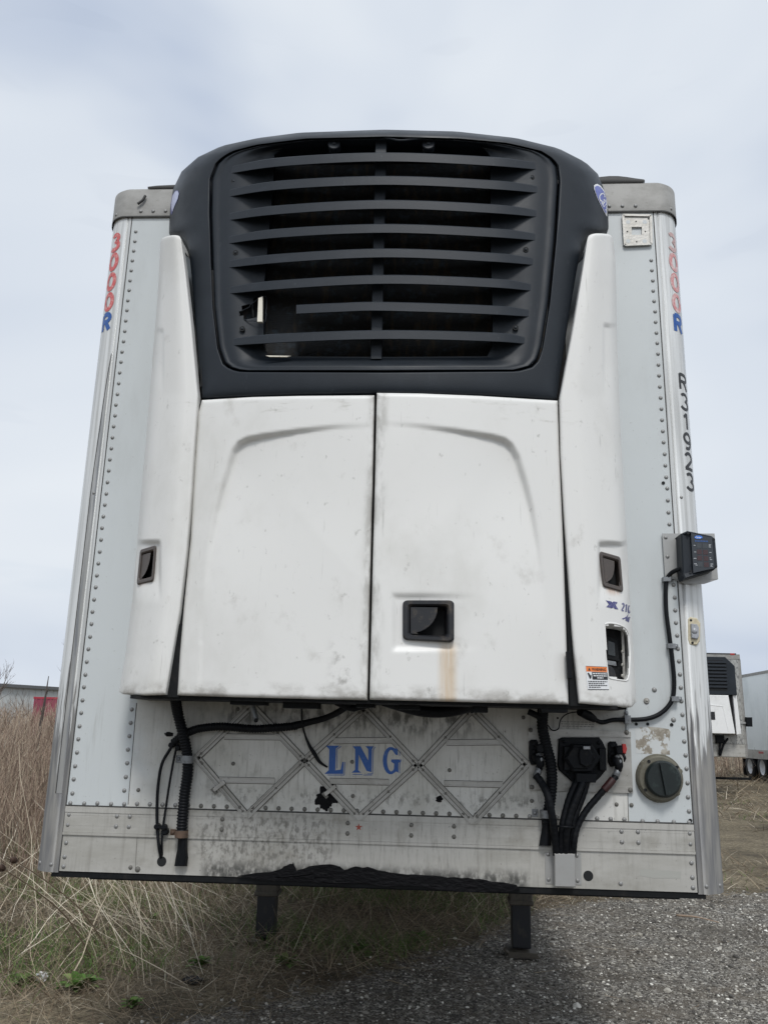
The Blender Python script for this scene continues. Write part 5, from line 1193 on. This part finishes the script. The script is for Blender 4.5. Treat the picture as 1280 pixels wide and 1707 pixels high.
# individual leafy weeds
def leafy(px, py, size, label, seed):
    rr = np.random.default_rng(seed); p = gd(px, py); e = empty('leafy_weed', (p[0], p[1], gh(p[0], p[1])), label, 'weed', 'green weeds sprouting in the straw')
    n = 26; hd = rr.uniform(0, 6.28, n); Ls = rr.uniform(.5, 1.0, n)*size; V = []; F = []
    for i in range(n):
        el = rr.uniform(.35, 1.3); w_ = Ls[i]*rr.uniform(.16, .26); d = np.array([math.cos(hd[i]), math.sin(hd[i]), 0]); s_ = np.array([-d[1], d[0], 0]); o = len(V)
        for j in range(6):
            t = j/5; c = d*Ls[i]*(t*math.cos(el)+.18*t*t)+np.array([0, 0, Ls[i]*(t*math.sin(el)-.35*t*t)]); ww = w_*math.sin(math.pi*min(1, .08+t*.92))**.8+.001
            ww *= rr.uniform(.85, 1.15); V += [c-s_*ww+np.array([0, 0, ww*.4]), c, c+s_*ww+np.array([0, 0, ww*.4])]
        for j in range(5):
            for k in (0, 1): F.append((o+3*j+k, o+3*j+k+1, o+3*j+k+4, o+3*j+k+3))
    b = MB(); b.add(V, F, 0, True); b.build('leaves', GREEN, e)
    b = MB(); b.tube([(0, 0, -.01), (0.004, 0, size*.3)], .005, 6); b.build('stem', GREEN, e)
leafy(130, 1652, .17, 'largest leafy green weed, near the bottom left corner beside the white litter', 1)
leafy(42, 1632, .11, 'leafy green weed at the far left, left of the white litter', 2)
leafy(334, 1622, .11, 'leafy green weed right beside the black rubber scrap', 3)
leafy(478, 1612, .12, 'leafy green weed just in front of the left landing leg', 4)
leafy(596, 1588, .12, 'leafy green weed between the legs, close to the left landing leg', 5)
leafy(700, 1562, .12, 'leafy green weed in the shade under the middle of the trailer', 6)
leafy(220, 1682, .09, 'small green weed at the bottom edge by the gravel', 7)
leafy(255, 1545, .12, 'leafy green weed among pale stalks under the left end of the trailer', 8)
# teasels
def teasel(hx, hy, bx, by, dist, label, seed):
    base = gd(bx, by); d = ray(hx, hy); H = CAM+d*(dist/np.linalg.norm(d)); e = empty('dried_teasel', tuple(base), label, 'dried teasel', 'dried teasels at the left edge')
    H = H-base; b = MB(); path = catmull([(0, 0, 0), H*.4+np.array([.02, 0, .07]), H*.75+np.array([.0, 0, .05]), H], 6); b.tube(path, [.005, .003], 6); b.build('stalk', BRWN, e)
    T = path[-1]-path[-3]; T /= np.linalg.norm(T); b = MB(); b.tube([H-T*.005, H+T*.008, H+T*.022, H+T*.040, H+T*.052], [.006, .015, .018, .013, .003], 10)
    rr = np.random.default_rng(seed)
    for i in range(60):
        v = rr.normal(size=3); v -= T*(v@T); v /= np.linalg.norm(v); c = H+T*rr.uniform(.0, .05); b.tube([c+v*.012, c+v*.024+T*.006], [.0012, .0003], 3, cap=False)
    b.build('seed_head', material('teasel_brown', (.07, .042, .03), .8), e)
teasel(27, 1436, 190, 1600, 5.4, 'upper dried teasel with brown head leaning left of the trailer corner', 1)
teasel(7, 1449, 160, 1610, 5.2, 'lower dried teasel with its head at the left picture edge', 2)
# litter
def crumple(px, py, s, mat, name, label, cat, seed, flat=.5):
    p = gd(px, py); bm = bmesh.new(); bmesh.ops.create_icosphere(bm, subdivisions=3, radius=s); rr = random.Random(seed)
    for v in bm.verts: v.co *= 1+rr.uniform(-.28, .28); v.co.z = v.co.z*flat+s*flat*.7
    me = bpy.data.meshes.new(name); bm.to_mesh(me); bm.free(); me.materials.append(mat); o = bpy.data.objects.new(name, me); COL.objects.link(o); o.location = (p[0], p[1], gh(p[0], p[1])); tag(o, label, cat)
crumple(70, 1628, .035, M['whiteplain'], 'crumpled_litter', 'small crumpled white plastic litter in the grass at lower left', 'litter', 4, .8)
crumple(322, 1640, .06, M['rubber'], 'rubber_scrap', 'flat black rubber scrap lying where the grass meets the gravel', 'scrap', 5, .25)
crumple(905, 1487, .0, M['rubber'], 'x', '', '', 5) if 0 else None
# stick on the gravel
b = MB(); p0, p1 = gd(1127, 1530), gd(1198, 1541); b.tube(catmull([p0+[0, 0, .02], (p0+p1)/2+[0, 0, .03], p1+[0, 0, .015]], 5), [.010, .007, .004], 7)
o = b.build('fallen_stick', BRWN); tag(o, 'thin brown stick lying on the gravel right of the trailer', 'stick')

# ================================================================== BACKGROUND
P_ = at(1249, 1262, 22.0); ZF = P_[2]; X2 = P_[0]-1.3; ZTT = float(at(1232, 1091, 22.0)[2])
t2 = empty('refrigerated_trailer', (X2, 22.0, 0), 'smaller looking parked refrigerated trailer with black grille in the right background', 'trailer')
M['bgwhite'] = material('white_trailer_panel', (.80, .80, .79), .45, 0, [((3, 3, 2), .5, .75, (.48, .48, .46), .5, None)])
M['bgpatch'] = material('flaking_aluminium', (.40, .40, .38), .45, .3, [((22, 9, 9), .50, .56, (.13, .13, .13), .8, None), ((5, 5, 3), .4, .7, (.3, .29, .27), .5, None)])
H2 = ZTT-ZF
b = MB(); b.box((-1.18, 0, ZF+.35), (1.18, .06, ZTT-.14)); b.build('front_wall', 'bgpatch', t2)
b = MB(); b.box((-1.18, -.01, ZF), (1.18, .06, ZF+.34)); b.build('bottom_rail', 'rail', t2)
b = MB()
for s in (-1, 1): 
    b = MB(); a = np.radians(np.linspace(90, 0, 8)); G = [[(s*(1.18+.12*math.cos(q)), .12-.12*math.sin(q), z) for q in a] for z in (ZF-.02, ZTT-.14)]; b.grid(np.array(G), 0, True); b.build('corner_post', 'cap', t2)
b = MB(); b.box((-1.25, -.012, ZTT-.14), (1.25, .3, ZTT), 0); b.box((-1.1, -.015, ZTT-.01), (1.15, .2, ZTT+.03), 1); b.build('front_top_cap', ['cap', 'seam'], t2)
b = MB(); b.box((.98, -.02, ZTT-.02), (1.10, .02, ZTT+.03)); b.build('marker_lamp', 'redplastic', t2)
b = MB(); b.box((-1.29, .13, ZF-.02), (1.29, 13, ZTT-.02)); b.build('cargo_box', 'bgwhite', t2)
uz0, uz1, uzm = ZF+.62, ZTT-.12, ZF+.62+(H2-.74)*.50
b = MB(); b.box((-.80, -.36, uz0), (.80, -.0, uz1-.1)); u2 = b.build('refrigeration_unit', 'frame', t2)
b = MB(); n = 30
def shell(b, x0, x1, z0, z1, y0, mi=0, r=.05, th=.04):
    b.prism([(x0, y0, z0), (x1, y0, z0), (x1, y0, z1-r), (x1-r, y0, z1), (x0+r, y0, z1), (x0, y0, z1-r)], 0, th, mi, .02)
shell(b, -.93, .93, uzm, uz1, -.46, 0, .25, .44); b.prism([(-.66, -.465, uzm+.12), (.66, -.465, uzm+.12), (.70, -.465, uz1-.2), (.6, -.465, uz1-.1), (-.6, -.465, uz1-.1), (-.7, -.465, uz1-.2)], 0, .02, 1); b.build('upper_shroud', ['black', 'dark'], u2)
for i in range(8):
    z = uzm+.2+i*(uz1-uzm-.38)/7; b = MB(); b.prism([(-.68, -.5, z), (.68, -.5, z), (.68, -.5, z+.055), (-.68, -.5, z+.055)], 0, .04, 0, .01); b.build('louver', 'louver', u2)
b = MB(); b.prism([(-.75, -.47, uz0), (-.01, -.47, uz0), (-.01, -.47, uzm-.01), (-.68, -.47, uzm-.01)], 0, .06, 0, .02); b.build('access_door', 'bgwhite', u2)
b = MB(); b.prism([(.01, -.48, uz0), (.79, -.48, uz0), (.68, -.48, uzm-.01), (.01, -.48, uzm-.01)], 0, .06, 0, .02); b.bar((.1, -.48, uzm-.28), (.5, -.48, uzm-.32), .02, -.008, 0); b.bar((.5, -.48, uzm-.32), (.6, -.48, uzm-1.0), .02, -.008, 0); b.build('access_door', 'bgwhite', u2)
b = MB(); b.prism([(.0, -.485, uz0+.38), (.20+.06, -.485, uz0+.38), (.26, -.485, uz0+.60), (.0, -.485, uz0+.60)], -.01, .0, 0, .01); b.build('door_handle', 'handle', u2)
for s in (-1, 1):
    b = MB(); b.prism([(s*.84, -.42, uz0-.02), (s*1.0, -.34, uz0), (s*.93, -.34, uz1-.5), (s*.82, -.42, uz1-.5)][::1], 0, .30, 0, .01); b.build('side_cover', 'bgwhite', u2)
b = MB(); b.prism([(.18, -.02, ZF+.38), (.78, -.02, ZF+.38), (.78, -.02, ZF+.58), (.18, -.02, ZF+.58)], -.01, 0, 0); b.build('connector_plate', 'alu', t2)
b = MB(); b.prism([(.36, -.03, ZF+.36), (.60, -.03, ZF+.36), (.60, -.03, ZF+.58), (.36, -.03, ZF+.58)], -.08, 0, 0, .02); b.build('power_socket', 'rubber', t2)
for pts in ([(.48, -.1, ZF+.4), (.44, -.1, ZF+.2), (.44, -.06, ZF+.02)], [(.2, -.1, ZF+.55), (.05, -.1, ZF+.4), (.1, -.08, ZF+.05)], [(.7, -.1, ZF+.5), (.55, -.1, ZF+.3), (.46, -.06, ZF+.02)]):
    b = MB(); b.tube(catmull([(.2, -.1, ZF+.6)]+pts, 5) if pts[0][0] == .2 else catmull(pts, 5), .03, 8); b.build('power_cable', 'rubber', t2)
b = MB(); b.prism([(-.35, -.012, ZF+.36), (-.08, -.012, ZF+.36), (-.08, -.012, ZF+.5), (-.35, -.012, ZF+.5)], -.003, 0); b.build('yellow_sticker', material('yellow_paint', (.50, .36, .05), .5), t2)
b = MB(); b.prism([(1.26, -.10, uz0+.22), (1.42, -.10, uz0+.22), (1.43, -.10, uz0+.48), (1.25, -.10, uz0+.48)], 0, .1, 0, .02); b.bar((.95, -.03, uz0+.32), (1.3, -.03, uz0+.32), .05, -.01, .02, 1); b.build('display_box', ['rubber', 'sheet'], t2)
for x0 in (-.75, .45):
    b = MB(); b.box((x0-.09, 2.1, .04), (x0+.09, 2.25, ZF-.02)); b.box((x0-.14, 2.05, 0), (x0+.14, 2.3, .05)); b.build('landing_leg', 'leg', t2)
b = MB(); b.box((-1.3, -.3+2.0, .33), (1.9, 2.06-.3, .40)); b.build('gear_cross_shaft', 'frame', t2)
for yy in (10.4, 11.65):
    for s in (-1, 1): wheel(s*1.12, yy, 'wheel', t2, .5, .27, s)

# third trailer, seen along its side
q = gd(1251, 1301); X3 = q[0]+1.32; Y3 = q[1]; Z3T = float(at(1238, 1132, Y3+1.3)[2]); Z3B = float(at(1250, 1263, Y3)[2])
t3 = empty('box_trailer', (X3, Y3+1.4, 0), 'long plain white box trailer on double wheels at the right picture edge', 'trailer')
b = MB(); b.box((-1.30, -15, Z3B+.30), (1.30, 0, Z3T)); b.build('cargo_box', material('pale_side_wall', (.76, .80, .80), .45, 0, [((.3, .8, .6), .4, .7, (.52, .57, .57), .6, None)]), t3)
b = MB(); b.box((-1.32, -15.02, Z3T-.02), (1.32, .02, Z3T+.08)); b.build('roof_rail', 'cap', t3)
b = MB(); b.box((-1.325, -15.02, Z3B-.02), (1.325, .02, Z3B+.31)); b.build('bottom_rail', 'rail', t3)
for i in range(8):
    b = MB(); b.box((-1.333, -14.6+i*1.95, Z3B+.18), (-1.325, -14.15+i*1.95, Z3B+.25)); b.build('reflector', 'redplastic', t3)
b = MB(); b.box((-.6, -3.6, .55), (.6, -.5, Z3B)); b.build('wheel_carriage', 'frame', t3)
for yy in (-1.4, -2.65):
    for s in (-1, 1): wheel(s*1.17, yy, 'wheel', t3, .52, .30, s)
b = MB(); b.box((-1.30, -.62, .14), (-.72, -.60, Z3B-.05)); b.build('mud_flap', 'rubber', t3)

# warehouse on the left
A = at(-330, 1100, 45.0); zt_w = 4.75
w0 = np.array([-52., 44.]); 
pL = gd(0, 1240); 
def at_dist(px, Y): d = ray(px, 1150); s_ = (Y+CD)/d[1]; return (CAM+d*s_)[:2]
a0 = at_dist(-260, 58.0); a1 = at_dist(420, 94.0); L_ = np.hypot(*(a1-a0)); ang = math.atan2(a1[1]-a0[1], a1[0]-a0[0])
zw = float((CAM+ray(0, 1136)*((at_dist(0, 0)[1]*0+64.5+CD)/ray(0, 1136)[1]))[2])
wh = empty('warehouse', (a0[0], a0[1], 0), 'long low grey metal warehouse behind the weeds on the left', 'building', rz=ang)
b = MB(); b.box((0, 0, -.2), (L_, 20, zw-.25)); 
for i in range(int(L_/.6)): b.box((i*.6, -.03, 0), (i*.6+.08, 0, zw-.25))
b.build('wall', material('grey_cladding', (.46, .48, .48), .6, 0, [((.3, .3, .6), .4, .7, (.38, .40, .40), .6, None)]), wh)
b = MB(); b.prism([(-.4, -.4, zw-.27), (L_+.4, -.4, zw-.27), (L_+.4, -.4, zw), (-.4, -.4, zw)], 0, 21, 0); b.build('roof', material('dark_roof_edge', (.10, .105, .11), .6), wh)
b = MB(); c0 = at_dist(12, 62)-a0; 
for i in range(6): b.box((20+i*9, -.05, 0), (23.2+i*9, -.031, 3.2))
b.build('roller_door', material('pale_door', (.42, .43, .43), .6), wh)
# red container and white heap
p = at(58, 1162, 48.0); p2 = at(120, 1190, 48.0); ctn = empty('red_container', (p[0], 48.0, 0), 'red shipping container half hidden behind the weeds at left', 'container')
b = MB(); b.box((0, 0, .1), (6.0, 2.4, p[2])); 
for i in range(20): b.box((.1+i*.3, -.03, .2), (.22+i*.3, 0, p[2]-.1))
b.build('body', material('crimson_paint', (.25, .045, .08), .5), ctn)
b = MB(); b.box((-.03, -.04, p[2]-.1), (6.03, 2.44, p[2]+.02)); b.build('top_rail', material('crimson_dark', (.34, .03, .05), .5), ctn)
p = at(20, 1183, 44.0); b = MB(); rr = random.Random(3)
for i in range(26):
    x = rr.uniform(-.85, .85); z = rr.uniform(0, .35); s_ = rr.uniform(.06, .16); b.box((x-s_, rr.uniform(-.1, 0), z+p[2]-.4), (x+s_, .25, z+p[2]-.4+s_*.9))
b.box((-.9, .0, -p[2]*0), (.9, .22, p[2]-.3)); o = b.build('debris_pile', material('pale_rubble', (.42, .42, .41), .8)); o.location = (p[0], 44.0, 0); tag(o, 'heap of pale white rubble in front of the grey warehouse', 'rubble')

# bare trees
BARK = material('grey_bark', (.16, .135, .12), .85, 0, [((20, 20, 6), .4, .7, (.08, .07, .06), .7, None)])
def tree(x, y, h, label, seed, group='bare trees on the left', depth=5, r0=.07, spread=.5):
    rr = random.Random(seed); e = empty('bare_tree', (x, y, 0), label, 'tree', group); tb = MB(); cb = MB()
    def grow(p, d, ln, rad, lv):
        q = p.copy(); path = [p]
        for _ in range(3): d = (d+Vector((rr.uniform(-.15, .15), rr.uniform(-.15, .15), rr.uniform(-.02, .1)))).normalized(); q = q+d*ln/3; path.append(q.copy())
        (tb if lv < 1 else cb).tube([tuple(a) for a in path], [rad, rad*.65], 6 if lv < 2 else 4, cap=False)
        if lv >= depth: return
        for i in range(3 if lv else 4):
            t = rr.uniform(.45, 1); k = path[min(3, int(t*3+.5))]; nd = (d+Vector((rr.uniform(-1, 1), rr.uniform(-1, 1), rr.uniform(-.1, .6)))*spread*1.4).normalized(); grow(k, nd, ln*rr.uniform(.5, .72), rad*.5, lv+1)
    grow(Vector((0, 0, -.1)), Vector((rr.uniform(-.1, .1), 0, 1)), h*.42, r0, 0); tb.build('trunk', BARK, e); cb.build('crown', BARK, e)
def tree_px(px, Ydist, toppx, *a, **k):
    p = at(px, toppx, Ydist); tree(p[0], Ydist, p[2], *a, **k)
tree_px(146, 34, 1040, 'bare tree whose twigs reach out from behind the left trailer corner', 3, r0=.09)
tree_px(-18, 52, 1085, 'bare tree at the far left edge above the warehouse roof', 5, r0=.13)
tree_px(57, 40, 1112, 'thin bare sapling rising over the warehouse roof near the dead trunk', 8, r0=.035, spread=.35, depth=4)
p = at(80, 1127, 20.0); b = MB(); b.tube([(0, 0, -.1), (-.06, 0, p[2]*.35), (.0, 0, p[2]*.7), (.03, 0, p[2])], [.07, .05, .035, .01], 7); b.tube([(0, 0, p[2]*.8), (.1, 0, p[2]*.9)], [.015, .004], 5); b.tube([(-.02, 0, p[2]*.62), (-.14, 0, p[2]*.72)], [.015, .004], 5)
b.tube([(0.01, 0, p[2]*.86), (.13, 0, p[2]*.85)], [.012, .003], 5)
o = b.build('dead_trunk', material('dark_bark', (.055, .045, .04), .9)); o.location = (p[0], 20.0, 0); tag(o, 'dark snapped dead trunk sticking out of the weeds in front of the red container', 'dead tree')
